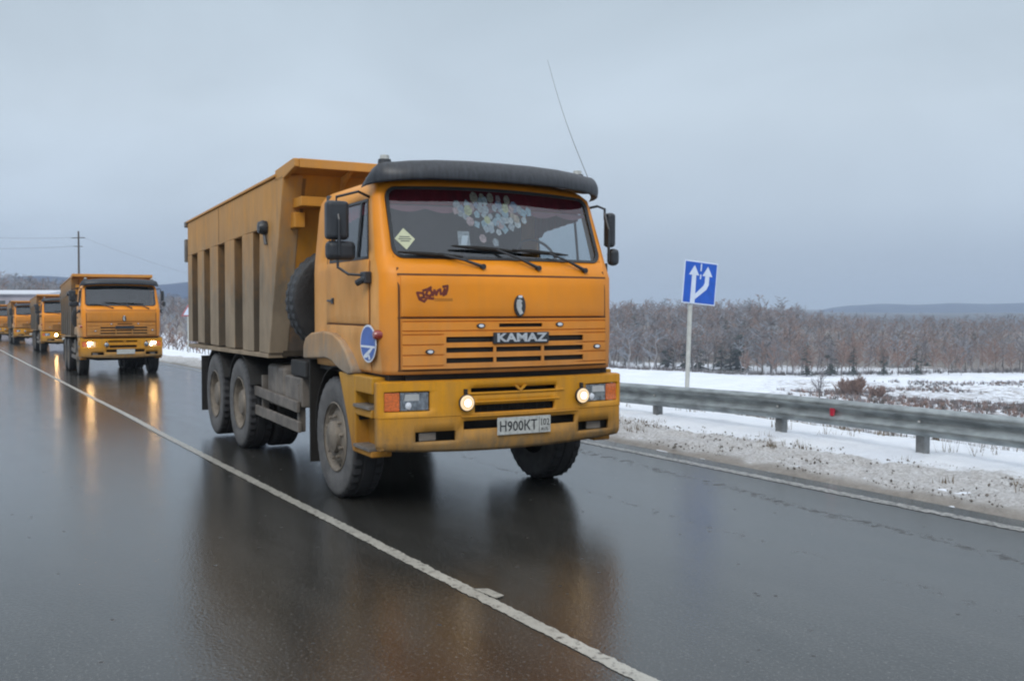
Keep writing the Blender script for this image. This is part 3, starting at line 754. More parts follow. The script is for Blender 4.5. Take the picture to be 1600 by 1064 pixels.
    # ---- doors, side windows
    for sy in (-1, 1):
        def sp(off): return lambda s_, z: (s_, sy*(wd(z)+off), z)
        ds = MB()
        zz = [1.2, 1.35, 1.5, 1.8, 2.10, 2.165]
        panel(ds, [-0.305, -0.288], lin(1.22, 2.80, 10), sp(0.003), [])
        panel(ds, [0.845, 0.858], lin(1.30, 2.15, 6), sp(0.003), [])
        panel(ds, lin(-0.29, 0.85, 4), [1.60, 1.610], sp(0.003), [])
        dsm = ds.build('door_seam', M['seam'], root)
        dr = MB(); panel(dr, lin(-0.275, 0.835, 6), [1.215, 1.3, 1.4, 1.5, 1.592], sp(0.014), []); panel(dr, lin(-0.275, 0.835, 6), [1.616, 1.7, 1.85, 2.0, 2.10, 2.165], sp(0.014), [])
        door = dr.build('door', M['cabside'], root, solid=0.012, bevel=0.004, smooth=True)
        hn = MB().box(-0.22, -0.08, min(sy*1.17, sy*1.19), max(sy*1.17, sy*1.19), 1.81, 1.83); hn.box(-0.11, -0.06, min(sy*1.165, sy*1.185), max(sy*1.165, sy*1.185), 1.79, 1.845)
        hn.build('door_handle', M['blackplastic'], door, bevel=0.005)
        def gl(s_, z): return (s_+(z-2.18)*(-0.27 if s_ > 0.6 else 0), sy*(wd(z)-0.010), z)
        g = MB(); panel(g, [-0.22, 0.2, 0.5, 0.80], lin(2.178, 2.688, 4), gl, []); g.build('side_window', M['sideglass'], root)
        fr = MB()
        def fl(s_, z): return (s_+(z-2.18)*(-0.27 if s_ > 0.6 else 0), sy*(wd(z)+0.006), z)
        panel(fr, lin(-0.23, 0.81, 3), [2.17, 2.192], fl, []); panel(fr, lin(-0.23, 0.81, 3), [2.672, 2.694], fl, [])
        panel(fr, [-0.235, -0.21], lin(2.17, 2.69, 3), fl, []); panel(fr, [0.785, 0.81], lin(2.17, 2.69, 3), fl, [])
        panel(fr, [0.50, 0.53], lin(2.17, 2.69, 3), fl, [])
        fr.build('window_frame', M['rubber'], root, solid=0.01)
    # ---- cab inside
    it = MB()
    it.box(-0.55, -0.50, -1.08, 1.08, 1.25, 2.84)
    it.box(0.72, 1.02, -1.06, 1.06, 1.9, 2.155)
    for y in (-0.6, 0.55): it.box(-0.45, 0.0, y-0.25, y+0.25, 1.5, 1.85); it.box(-0.48, -0.36, y-0.22, y+0.22, 1.8, 2.42); it.box(-0.48, -0.38, y-0.12, y+0.12, 2.42, 2.58)
    it.box(-0.5, 1.0, -1.06, 1.06, 1.25, 1.3)
    it.box(-0.5, 0.6, -1.0, 1.0, 2.83, 2.85)
    it.build('cab_interior', M['interior'], root, bevel=0.01)
    stw = MB(); stc = Vector((0.60, 0.62, 2.22))
    ring = []
    for k in range(25):
        t = 2*PI*k/24; ring.append(stc+Vector((-0.09*math.sin(t)*1.2, 0.22*math.cos(t), 0.19*math.sin(t))))
    stw.tube(ring, 0.014, 6, cap=False); stw.tube([stc, stc+Vector((0.2, 0, -0.25))], 0.03, 6); stw.tube([ring[0], stc, ring[12]], 0.012, 6)
    stw.build('steering_wheel', M['blackplastic'], root)
    # ---- mirrors (two housings each side) with arms
    def mirror(sy, xm, y0, y1):
        mm = MB(); yl, yh = sorted((sy*y0, sy*y1))
        mm.box(xm-0.05, xm+0.06, yl, yh, 2.335, 2.665)
        mo = mm.build('mirror', M['blackplastic'], root, bevel=0.035, seg=3)
        MB().box(xm-0.056, xm-0.052, yl+0.02, yh-0.02, 2.355, 2.64).build('mirror_glass', M['mirror'], mo)
        m2 = MB(); m2.box(xm-0.045, xm+0.065, yl+(0 if sy < 0 else 0.03), yh+(0.06 if sy < 0 else 0.045), 2.16, 2.325)
        m2o = m2.build('wide_angle_mirror', M['blackplastic'], root, bevel=0.045, seg=3)
        am = MB(); yo = sy*(y1-0.10)
        am.tube([(0.66, sy*1.06, 2.70), (0.75, sy*1.22, 2.74), (xm, yo, 2.70), (xm, yo, 2.6)], 0.013, 6)
        am.tube([(xm, yo, 2.66), (xm+0.07, yo, 2.5), (xm+0.07, yo, 2.2)], 0.014, 6)
        am.tube([(xm+0.03, yo, 2.18), (xm+0.03, yo, 2.10), (0.72, sy*1.30, 2.04), (0.80, sy*1.18, 2.03)], 0.013, 6)
        am.build('mirror_arm', M['blackplastic'], root)
        bk = MB(); bk.box(0.78, 0.90, min(sy*1.16, sy*1.22), max(sy*1.16, sy*1.22), 1.96, 2.06)
        bk.tube([(0.86, sy*1.20, 2.0), (0.80, sy*1.26, 1.96)], 0.03, 8)
        bk.build('mirror_bracket', M['blackplastic'], root, bevel=0.008)
    mirror(-1, 0.62, 1.27, 1.47)
    mirror(1, 0.88, 1.225, 1.315)
    # ---- bumper
    def bm_(s_, z):
        a = abs(s_); sg = 1 if s_ >= 0 else -1
        tap = -0.035*max(0, (0.62-z)/0.1)**1.6 - (0.03 if z > 1.135 else 0) - (0.006 if abs(z-0.842) < 0.004 else 0)
        if z < 0.84: tap -= 0.006
        if a <= 1.175: x, y = xb(s_), s_
        else:
            L = a-1.175; R = 0.035; q = R*PI/2
            x0 = xb(1.175)
            if L < q: t = L/R; x, y = x0-R+R*math.cos(t), sg*(1.175+R*math.sin(t))
            else: x, y = x0-R-(L-q), sg*1.21
        zz = z
        if z < 0.64: zz = z+0.045*(abs(y)/1.22)**2*(0.64-z)/0.11
        if a <= 1.2: x += tap
        else: x += tap*0.3; y -= sg*abs(tap)*0.7
        return (x, y, zz)
    bh = []
    for sg in (-1, 1):
        bh.append(tuple(sorted((sg*0.775, sg*1.16)))+(0.895, 1.062))
        bh.append(tuple(sorted((sg*(0.545 if sg < 0 else 0.69), sg*(0.90 if sg < 0 else 1.06))))+(0.635, 0.722))
    bh += [(-0.41, 0.44, 1.036, 1.074), (-0.375, 0.425, 0.850, 0.930), (-0.475, 0.655, 0.722, 0.797)]
    bz = [0.53, 0.56, 0.60, 0.64, 0.838, 0.842, 0.846, 1.12, 1.135, 1.145]
    bs = lin(-1.16, 1.16, 20)+[1.175, 1.19, 1.205, 1.22, 1.23, 1.29, -1.175, -1.19, -1.205, -1.22, -1.23, -1.29]
    bp = MB(); panel(bp, bs, bz, bm_, bh)
    bump_ = bp.build('bumper', M['bumper'], root, smooth=True, solid=0.035, ang=35)
    bt = MB(); panel(bt, lin(-1.17, 1.17, 12), [0, 1], lambda s_, z: (xb(s_)-0.02-0.14*z, s_*(1-0.01*z), 1.146), []); bt.build('bumper_top', M['bumper'], bump_, solid=0.006)
    # folded ledges round the central opening
    cr = MB()
    for z, dz, ya, yb in ((1.02, 0.016, -0.46, 0.52), (0.948, 0.014, -0.42, 0.47), (0.828, 0.014, -0.5, 0.68)):
        panel(cr, lin(ya, yb, 6), [z, z+dz], lambda s_, zz: (xb(s_)+0.012, s_, zz), [])
    cr.build('bumper_ledge', M['bumper'], bump_, solid=0.014, bevel=0.004)
    vv = MB(); vv.prism_x([(0.03, 1.085), (0.0, 1.085), (0.062, 1.03), (0.125, 1.085), (0.095, 1.085), (0.062, 1.055)], 1.27, 1.292); vv.build('tow_emblem', M['bumper'], bump_)
    ins = MB(); ins.box(1.02, 1.12, -1.1, 1.1, 0.60, 1.10); ins.build('bumper_backing', M['gap'], bump_)
    mesh_ = MB()
    for k in range(5): mesh_.box(1.20, 1.215, -0.36, 0.41, 0.868+0.014*k, 0.872+0.014*k)
    for k in range(12): mesh_.box(1.20, 1.213, -0.36+0.07*k, -0.354+0.07*k, 0.86, 0.935)
    mesh_.build('lower_grille', M['dark'], bump_)
    # gap filler between grille and bumper
    MB().box(0.7, 1.13, -0.95, 1.0, 1.09, 1.20).build('radiator_duct', M['dark'], root)
    for sg in (-1, 1):
        def hx(y, off): return xb(y)-off
        a, b, c = sg*0.78, sg*1.024, sg*1.157
        # block of lamp glass + amber, both following the bumper face
        hl = MB(); y0, y1 = sorted((a, b)); hl.prism_x([(y0, 0.90), (y1, 0.90), (y1, 1.057), (y0, 1.057)], xb(b)-0.035, xb(b)-0.012)
        hl.v = [(v[0]+(xb(v[1])-xb(b)), v[1], v[2]) for v in hl.v]
        h = hl.build('headlight', M['headglass'], bump_, bevel=0.006)
        ym = (a+b)/2; bx_ = MB(); bx_.prism_x([(ym-0.095, 0.985), (ym+0.095, 0.985), (ym+0.085, 1.04), (ym-0.085, 1.04)], xb(ym)-0.013, xb(ym)-0.008); bx_.build('reflector', M['silver'], h)
        MB().lathe([(0.030, 0.0), (0.018, 0.006), (0.0, 0.008)], 14, (xb(ym-0.05)-0.012, ym-0.05, 0.945), 'x').build('lamp_bulb', M['white'], h, smooth=True)
        ab = MB(); y0, y1 = sorted((sg*1.028, c)); ab.prism_x([(y0, 0.90), (y1, 0.90), (y1, 1.057), (y0, 1.057)], xb(c)-0.035, xb(c)-0.010)
        ab.v = [(v[0]+(xb(v[1])-xb(c)), v[1], v[2]) for v in ab.v]
        ab.build('turn_signal', M['amber'], bump_, bevel=0.006)
        fz = (-0.73, 0.68) if sg < 0 else (0.95, 0.69)
        fg = MB(); fg.prism_x([(fz[0]-0.13, 0.645), (fz[0]+0.02, 0.645), (fz[0]+0.02, 0.712), (fz[0]-0.13, 0.712)], xb(fz[0])-0.05, xb(fz[0])-0.035)
        fg.build('bumper_lamp', M['metal'], bump_)
    for y, z in ((-0.465, 0.955), (0.71, 0.965)):
        x0 = xb(y)
        fo = MB().lathe([(0.0, -0.03), (0.05, -0.02), (0.070, 0.02), (0.072, 0.045), (0.065, 0.048)], 22, (x0, y, z), 'x')
        fb = fo.build('fog_light', M['blackplastic'], bump_, smooth=True)
        MB().lathe([(0.065, 0.046), (0.05, 0.056), (0.0, 0.062)], 22, (x0, y, z), 'x').build('fog_lens', M['headglass'], fb, smooth=True)
        MB().lathe([(0.030, 0.0605), (0.02, 0.064), (0.0, 0.066)], 14, (x0, y, z), 'x').build('fog_bulb', M['headglass'], fb, smooth=True)
        MB().box(x0-0.02, x0+0.03, y-0.012, y+0.012, z+0.07, z+0.115).build('fog_bracket', M['dark'], fb)
    pl = MB(); pl.prism_x([(-0.172, 0.66), (0.362, 0.66), (0.362, 0.81), (-0.172, 0.81)], 1.292, 1.298)
    plo = pl.build('number_plate', M['plate'], bump_, bevel=0.004)
    # ---- step panel in front of the wheel
    for sy in (-1, 1):
        y0, y1 = (-1.205, -1.02) if sy < 0 else (1.02, 1.205)
        po = sy*1.205
        sp_ = MB()
        # skin pieces around two recesses
        sp_.prism_y([(0.16, 1.175), (0.36, 0.83), (0.53, 0.50), (0.60, 0.50), (0.60, 1.175)], y0, y1)
        sp_.prism_y([(0.60, 1.03), (1.02, 1.03), (1.02, 1.175), (0.60, 1.175)], y0, y1)
        sp_.prism_y([(0.60, 0.83), (1.0, 0.83), (1.0, 0.90), (0.60, 0.90)], y0, y1)
        sp_.prism_y([(0.60, 0.50), (1.0, 0.50), (1.0, 0.55), (0.60, 0.55)], y0, y1)
        spo = sp_.build('step_panel', M['step'], root, bevel=0.012)
        rc = MB(); rc.box(0.55, 1.03, sy*1.05 if sy > 0 else -1.08, sy*1.08 if sy > 0 else -1.05, 0.53, 1.15); rc.build('step_recess', M['step'], spo)
        for z in (0.90, 0.552):
            td = MB(); td.box(0.60, 0.99, min(sy*1.08, sy*1.225), max(sy*1.08, sy*1.225), z, z+0.028); td.build('step_tread', M['metal'], spo, bevel=0.003)
        # fender
        fp = [(-0.88, 1.245), (-0.875, 1.38), (-0.80, 1.46), (-0.62, 1.51), (-0.25, 1.535), (0.03, 1.52), (0.24, 1.46), (0.42, 1.36), (0.56, 1.22), (0.56, 1.18), (0.45, 1.165), (0.30, 1.185), (0.138, 1.222), (0.0, 1.265), (-0.18, 1.283)]
        fe = MB(); fe.prism_y(fp, min(sy*1.0, sy*1.225), max(sy*1.0, sy*1.225)); fe.build('fender', M['fender'], root, bevel=0.022, seg=3)
        ar = MB()
        pa = []
        for k in range(15):
            t = math.radians(20+k*11.5); pa.append((0.66*math.cos(t), 0.56+0.66*math.sin(t)))
        nn = len(pa); vs = [(x, sy*1.17, z) for x, z in pa]+[(x, sy*0.82, z) for x, z in pa]
        ar.add(vs, [(i, i+1, nn+i+1, nn+i) for i in range(nn-1)]); ar.build('wheel_arch', M['gap'], root, solid=0.012)
        MB().box(-0.78, -0.755, min(sy*0.82, sy*1.19), max(sy*0.82, sy*1.19), 0.22, 1.24).build('mud_flap', M['gap'], root)
        MB().box(-5.93, -5.905, min(sy*0.62, sy*1.24), max(sy*0.62, sy*1.24), 0.25, 1.05).build('mud_flap', M['dark'], root)
        for xw in (-3.6, -5.04):
            a2 = MB(); pa = [(xw+0.63*math.cos(math.radians(25+k*13)), 0.56+0.63*math.sin(math.radians(25+k*13))) for k in range(11)]
            nn = len(pa); vs = [(x, sy*1.23, z) for x, z in pa]+[(x, sy*0.60, z) for x, z in pa]
            a2.add(vs, [(i, i+1, nn+i+1, nn+i) for i in range(nn-1)]); a2.build('rear_fender', M['dark'], root, solid=0.012)
        # side guard rails
        gd = MB(); ya, yb_ = sorted((sy*1.13, sy*1.17))
        gd.hexa([(-3.2, ya, 0.70), (-1.30, ya, 0.655), (-1.30, yb_, 0.655), (-3.2, yb_, 0.70)], [(-3.2, ya, 0.815), (-1.30, ya, 0.77), (-1.30, yb_, 0.77), (-3.2, yb_, 0.815)])
        gd.hexa([(-3.2, ya, 0.47), (-1.25, ya, 0.45), (-1.25, yb_, 0.45), (-3.2, yb_, 0.47)], [(-3.2, ya, 0.585), (-1.25, ya, 0.565), (-1.25, yb_, 0.565), (-3.2, yb_, 0.585)])
        for x in (-2.9, -1.42): gd.box(x, x+0.05, min(sy*1.05, sy*1.13), max(sy*1.05, sy*1.13), 0.44, 0.95)
        gd.build('side_guard', M['metal'], root, bevel=0.008)
    # side marker beside the badge, right flank
    MB().lathe([(0.043, 0.0), (0.043, -0.04), (0.03, -0.065), (0.0, -0.07)], 14, (1.045, -1.135, 1.53), 'y').build('side_marker', M['redlens'], root, smooth=True)
    # ---- chassis
    ch = MB()
    for y in (-0.42, 0.34): ch.box(-6.55, 1.0, y, y+0.08, 0.88, 1.14)
    for x in (-6.4, -4.3, -2.7, -0.4, 0.8): ch.box(x, x+0.12, -0.42, 0.42, 0.92, 1.10)
    ch.build('chassis_frame', M['dark'], root)
    ax = MB()
    ax.tube([(0, -0.95, 0.56), (0, -0.6, 0.50), (0, 0.6, 0.50), (0, 0.95, 0.56)], 0.07, 8)
    for x in (-3.6, -5.04):
        ax.tube([(x, -0.95, 0.56), (x, 0.95, 0.56)], 0.10, 10); ax.lathe([(0.0, -0.22), (0.17, -0.18), (0.24, -0.05), (0.24, 0.05), (0.17, 0.18), (0.0, 0.22)], 16, (x, 0.0, 0.56), 'y')
    ax.tube([(-0.8, 0, 0.8), (-3.5, 0, 0.62)], 0.06, 8)
    ax.box(-0.6, 0.7, -0.35, 0.35, 0.62, 1.2)
    ax.build('axles', M['dark'], root)
    tk_ = MB(); tk_.box(-2.75, -2.05, -1.10, -0.5, 0.62, 1.10); tk_.build('fuel_tank', M['metal'], root, bevel=0.05, seg=3)
    bx = MB(); bx.box(-1.92, -1.30, -1.12, -0.55, 0.70, 1.02); bx.build('battery_box', M['metal'], root, bevel=0.02)
    bx = MB(); bx.box(-1.65, -1.10, -1.13, -0.6, 1.03, 1.20); bx.box(-1.05, -0.95, -1.0, -0.7, 0.8, 1.2); bx.build('tool_box', M['dark'], root, bevel=0.015)
    af = MB().lathe([(0.0, 0), (0.16, 0), (0.16, 0.42), (0.0, 0.45)], 18, (-2.32, -0.95, 1.08-0.42), 'z'); af.build('air_tank', M['metal'], root, smooth=True)
    tk_ = MB(); tk_.box(-2.9, -1.5, 0.5, 1.1, 0.62, 1.10); tk_.build('fuel_tank', M['metal'], root, bevel=0.06, seg=3)
    # ---- wheels
    for sy in (-1, 1):
        make_wheel(root, 0.0, sy, False); make_wheel(root, -3.6, sy, True); make_wheel(root, -5.04, sy, True)
    # spare wheel standing behind the cab
    prof = [(0.30, -0.125), (0.335, -0.14), (0.42, -0.155), (0.50, -0.153), (0.535, -0.145), (0.56, -0.125), (0.56, -0.045), (0.548, -0.04), (0.548, 0.04), (0.56, 0.045), (0.56, 0.125), (0.535, 0.145), (0.50, 0.153), (0.42, 0.155), (0.30, 0.125)]
    spw = MB().lathe([(0.30, 0.12), (0.29, 0.0), (0.2, -0.02), (0.0, -0.02)], 32, (-1.16, -0.73, 1.82), 'x').build('spare_wheel', M['rim'], root, smooth=True)
    MB().lathe(prof, 80, (-1.16, -0.73, 1.82), 'x', lug={4: 0.006, 5: 0.013, 6: 0.010, 9: 0.010, 10: 0.013, 11: 0.006}).build('tyre', M['tyretread'], spw, smooth=True, ang=25)
    rk = MB(); rk.box(-1.42, -0.86, -0.82, 0.82, 1.18, 1.24); rk.tube([(-0.95, -0.2, 1.24), (-0.95, -0.2, 2.45), (-0.95, 0.7, 2.45), (-0.95, 0.7, 1.24)], 0.03, 6)
    rk.build('spare_rack', M['dark'], root)
    MB().tube([(-0.93, 0.55, 1.3), (-0.93, 0.55, 2.7)], 0.11, 12).build('air_intake', M['blackplastic'], root, smooth=True)
    # ---- dump body
    def top(x): return 3.155+(x+1.6)*0.0215   # top edge height
    def fx(z): return -1.47-(3.1-z)*0.335      # front plane
    b = MB(); W2 = 1.04
    rear = -6.86
    for sy in (-1, 1):
        pts = [(rear, 1.16), (fx(1.2)-0.02, 1.2), (fx(3.1), 3.12), (rear, top(rear)-0.03)]
        b.prism_y(pts, min(sy*1.00, sy*W2), max(sy*1.00, sy*W2))
    b.hexa([(rear, -1.09, 1.17), (fx(1.21), -1.09, 1.21), (fx(1.21), 1.09, 1.21), (rear, 1.09, 1.17)], [(rear, -1.09, 1.23), (fx(1.27), -1.09, 1.27), (fx(1.27), 1.09, 1.27), (rear, 1.09, 1.23)])
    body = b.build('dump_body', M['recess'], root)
    fw = MB()
    fw.hexa([(fx(1.2)-0.06, -1.09, 1.2), (fx(1.2)-0.01, -1.09, 1.2), (fx(1.2)-0.01, 1.09, 1.2), (fx(1.2)-0.06, 1.09, 1.2)], [(fx(3.2)-0.06, -1.09, 3.2), (fx(3.2)-0.01, -1.09, 3.2), (fx(3.2)-0.01, 1.09, 3.2), (fx(3.2)-0.06, 1.09, 3.2)])
    # pressed stiffeners on the front wall
    for z in (2.86,): fw.box(fx(z)-0.02, fx(z)+0.30, -1.12, -0.70, z-0.05, z+0.05)
    fw.box(fx(2.68)-0.02, fx(2.68)+0.16, -1.13, -1.02, 2.60, 2.76)
    fw.box(fx(2.86)-0.02, fx(2.86)+0.30, 0.70, 1.12, 2.81, 2.91)
    for y in (-0.45, 0.0, 0.45):
        fw.hexa([(fx(1.25)-0.01, y-0.06, 1.25), (fx(1.25)+0.06, y-0.05, 1.25), (fx(1.25)+0.06, y+0.05, 1.25), (fx(1.25)-0.01, y+0.06, 1.25)], [(fx(3.0)-0.01, y-0.06, 3.0), (fx(3.0)+0.06, y-0.05, 3.0), (fx(3.0)+0.06, y+0.05, 3.0), (fx(3.0)-0.01, y+0.06, 3.0)])
    fw.build('front_wall', M['front'], body, bevel=0.008)
    MB().hexa([(rear-0.06, -1.1, 1.15), (rear, -1.1, 1.15), (rear, 1.1, 1.15), (rear-0.06, 1.1, 1.15)], [(rear-0.14, -1.1, 2.95), (rear-0.08, -1.1, 2.95), (rear-0.08, 1.1, 2.95), (rear-0.14, 1.1, 2.95)]).build('tailgate', M['body'], body, bevel=0.01)
    for sy in (-1, 1):
        ya, yb_ = sorted((sy*1.035, sy*1.25))
        # smooth upper band and its folded lip, plus bottom sill
        tb = MB()
        zl = lambda x: 2.64+(x+2.4)*0.024
        x0, x1 = rear+0.02, fx(2.75)-0.02
        tb.prism_y([(x0, zl(x0)), (-2.46, zl(-2.46)), (-2.52, 1.24), (fx(1.24), 1.24), (fx(3.15), 3.15), (x0, top(x0))], ya, yb_)
        tb.build('side_band', M['rib'], body, bevel=0.012)
        sp_ = MB(); y2 = sy*1.253; ya2, yb2 = sorted((sy*1.245, sy*1.2535))
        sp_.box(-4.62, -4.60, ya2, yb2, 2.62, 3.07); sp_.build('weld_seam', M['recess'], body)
        lip = MB(); ya3, yb3 = sorted((sy*1.08, sy*1.27))
        lip.hexa([(x0, ya3, top(x0)), (-1.74, ya3, top(-1.74)), (-1.74, yb3, top(-1.74)), (x0, yb3, top(x0))], [(x0, ya3, top(x0)+0.03), (-1.74, ya3, top(-1.74)+0.03), (-1.74, yb3, top(-1.74)+0.03), (x0, yb3, top(x0)+0.03)])
        lip.build('top_lip', M['body'], body, bevel=0.006)
        si = MB(); si.hexa([(x0-0.02, ya, 1.14), (fx(1.2)-0.02, ya, 1.19), (fx(1.2)-0.02, yb_, 1.19), (x0-0.02, yb_, 1.14)], [(x0-0.02, ya, 1.19), (fx(1.2)-0.02, ya, 1.24), (fx(1.2)-0.02, yb_, 1.24), (x0-0.02, yb_, 1.19)])
        si.build('bottom_sill', M['rib'], body, bevel=0.006)
        for a, b_ in ((-6.88, -6.50), (-6.12, -5.60), (-5.24, -4.66), (-4.30, -3.70), (-3.34, -2.74)):
            rb = MB()
            z1 = zl((a+b_)/2)+0.004
            yi, yo_ = sy*1.03, sy*1.25
            rb.hexa([(a, yi, 1.235), (b_, yi, 1.235), (b_-0.03, yo_, 1.235), (a+0.03, yo_, 1.235)], [(a, yi, z1), (b_, yi, z1), (b_-0.03, yo_, z1), (a+0.03, yo_, z1)])
            rb.mi = [0 if i_ in (4,) else 1 for i_ in range(6)]  # all but the outer face take the recess colour with its painted shade
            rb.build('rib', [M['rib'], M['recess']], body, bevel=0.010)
        MB().box(rear-0.10, rear+0.03, min(sy*1.1, sy*1.28), max(sy*1.1, sy*1.28), 2.98, 3.07).build('corner_cap', M['metal'], body, bevel=0.01)
        rp = MB(); rp.box(rear-0.14, rear-0.02, min(sy*1.12, sy*1.275), max(sy*1.12, sy*1.275), 2.45, 2.80)
        rp.build('tailgate_hinge', M['metal'], body, bevel=0.01)
    # canopy over the cab
    cp = MB()
    cp.prism_y([(-1.78, 3.10), (-1.50, 3.10), (-1.06, 3.175), (-1.04, 3.18), (-1.04, 3.262), (-1.10, 3.27), (-1.78, 3.225)], -1.25, -1.20)
    cp.prism_y([(-1.78, 3.10), (-1.50, 3.10), (-1.06, 3.175), (-1.04, 3.18), (-1.04, 3.262), (-1.10, 3.27), (-1.78, 3.225)], 1.20, 1.25)
    cp.prism_y([(-1.78, 3.14), (-1.58, 3.14), (-1.12, 3.215), (-1.12, 3.24), (-1.78, 3.20)], -1.20, 1.20)
    cp.box(-1.11, -1.038, -1.198, 1.198, 3.172, 3.266)
    for y in (-0.6, 0.0, 0.6): cp.prism_y([(-1.55, 2.95), (-1.45, 3.05), (-1.115, 3.20), (-1.55, 3.15)], y-0.02, y+0.02)
    cp.build('canopy', M['body'], body, bevel=0.008)
    # side lamp
    lm = MB().lathe([(0.0, 0.0), (0.075, 0.0), (0.08, -0.05), (0.06, -0.09), (0.0, -0.10)], 14, (-2.14, -1.255, 2.64), 'y'); lm.tube([(-2.14, -1.28, 2.57), (-2.10, -1.27, 2.45)], 0.018, 6)
    lm.build('side_lamp', M['blackplastic'], root, smooth=True)
    return root
truck = make_truck()

def copy_tree(o, parent=None):
    c = o.copy(); COL.objects.link(c)
    c.parent = parent
    for ch in o.children: copy_tree(ch, c)
    return c
def walk(o):
    yield o
    for c in o.children: yield from walk(c)
def swap(root, name, mat):
    for c in walk(root):
        if c.name.split('.')[0] == name:
            c.material_slots[0].link = 'OBJECT'; c.material_slots[0].material = mat

G_TR = 'convoy of yellow dump trucks'
specs = [((-24.9, 2.82), -0.062, 'second dump truck of the convoy with both headlights lit', 1),
         ((-51.6, 4.52), -0.038, 'third dump truck, half hidden behind the second, one lamp showing', 2),
         ((-72.9, 4.92), -0.032, 'fourth dump truck back in the convoy, small and unlit', 0),
         ((-92.0, 5.05), -0.028, 'last dump truck cut off by the left edge of the photo', 0)]
copies = []
bpy.context.view_layer.update()
for (x, y), psi, lab, lit in specs:
    c = copy_tree(truck)
    zf = float(zr(x)); zb = float(zr(x-4.4))
    c.location = (x, y, zf); c.rotation_euler = (0, -math.atan2(zf-zb, 4.4), psi)
    c['label'] = lab; copies.append(c)
    swap(c, 'side_window', M['darkglass'])
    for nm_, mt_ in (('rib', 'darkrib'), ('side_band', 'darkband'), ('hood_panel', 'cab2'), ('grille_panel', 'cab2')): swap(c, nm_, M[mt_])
    if lit == 1: swap(c, 'headlight', M['lit_lens']); swap(c, 'reflector', M['lit_head']); swap(c, 'lamp_bulb', M['lit_head'])
    if lit == 2: swap(c, 'fog_lens', M['lit_head']); swap(c, 'fog_bulb', M['lit_head'])
truck.location = (0, 1.5915, 0); truck.rotation_euler = (0, 0, -0.0577)

# ---- things only the leading truck shows
gp = [c for c in walk(truck) if c.name == 'grille_panel'][0]
bmp_ = [c for c in walk(truck) if c.name == 'bumper'][0]
plt_ = [c for c in walk(truck) if c.name == 'number_plate'][0]
bdg = [c for c in walk(truck) if c.name == 'name_badge'][0]
swap(truck, 'fog_lens', M['lit_fog']); swap(truck, 'fog_bulb', M['lit_bulb'])
for c_ in copies+[truck]:
    b_ = [c for c in walk(c_) if c.name.split('.')[0] == 'name_badge'][0]
    if c_ is truck: kz = text_on('lettering', 'KAMAZ', 0.100, (1.2915, 0.072, 1.496), M['chrome'], b_, sx=1.45, bold=0.0035, extrude=0.003); kmesh = kz.data
    elif c_ in copies[:1]:
        pass
text_on('plate_number', 'Н900КТ', 0.125, (1.2995, 0.035, 0.728), M['ink'], plt_, sx=0.86, bold=0.001, extrude=0.001)
text_on('plate_region', '102', 0.085, (1.2995, 0.300, 0.750), M['ink'], plt_, sx=0.8, extrude=0.001)
text_on('plate_country', 'RUS', 0.040, (1.2995, 0.300, 0.690), M['ink'], plt_, extrude=0.001)
pb = MB(); pb.prism_x([(0.243, 0.665), (0.246, 0.665), (0.246, 0.806), (0.243, 0.806)], 1.2985, 1.300); pb.build('plate_divider', M['ink'], plt_)
# dark red scripted decal on the hood
hp = [c for c in walk(truck) if c.name == 'hood_panel'][0]
dc = MB()
def hoodpt(a, b, off=0.0005): return (xfront(a, b)+0.0235+off, a, b)
def stroke(pts, wdt, mb, off=0.0):
    for (a0, b0), (a1, b1) in zip(pts, pts[1:]):
        dx, dz = a1-a0, b1-b0; L = math.hypot(dx, dz) or 1; nx, nz = -dz/L*wdt/2, dx/L*wdt/2; ex, ez = dx/L*wdt*0.3, dz/L*wdt*0.3
        mb.add([hoodpt(a0+nx-ex, b0+nz-ez, off), hoodpt(a0-nx-ex, b0-nz-ez, off), hoodpt(a1-nx+ex, b1-nz+ez, off), hoodpt(a1+nx+ex, b1+nz+ez, off)], [(0, 1, 2, 3)])
ox, oz = -0.875, 1.805
for pts in ([(0.0, 0.075), (0.02, 0.02), (0.06, 0.0), (0.085, 0.03)], [(0.0, 0.075), (0.05, 0.07), (0.06, 0.035), (0.02, 0.03)], [(0.05, 0.09), (0.09, 0.10), (0.12, 0.115)],
            [(0.09, 0.09), (0.075, 0.055), (0.11, 0.04), (0.13, 0.065), (0.115, 0.095), (0.09, 0.09)], [(0.135, 0.045), (0.15, 0.09), (0.165, 0.05), (0.18, 0.085), (0.20, 0.095)],
            [(0.20, 0.095), (0.205, 0.055), (0.225, 0.06), (0.24, 0.095), (0.235, 0.055)], [(0.225, 0.115), (0.265, 0.12), (0.262, 0.09), (0.25, 0.055), (0.225, 0.045)], [(0.10, 0.025), (0.14, 0.02)]):
    stroke([(ox+a, oz+b+a*0.05) for a, b in pts], 0.021, dc)
dc.build('script_decal', M['decal'], hp)
d2 = MB()
for k in range(9): stroke([(ox+0.15+0.018*k, oz+0.018), (ox+0.158+0.018*k, oz+0.030), (ox+0.163+0.018*k, oz+0.016)], 0.005, d2)
stroke([(ox+0.15, oz+0.008), (ox+0.31, oz+0.010)], 0.004, d2)
d2.build('script_underline', M['decal2'], hp)
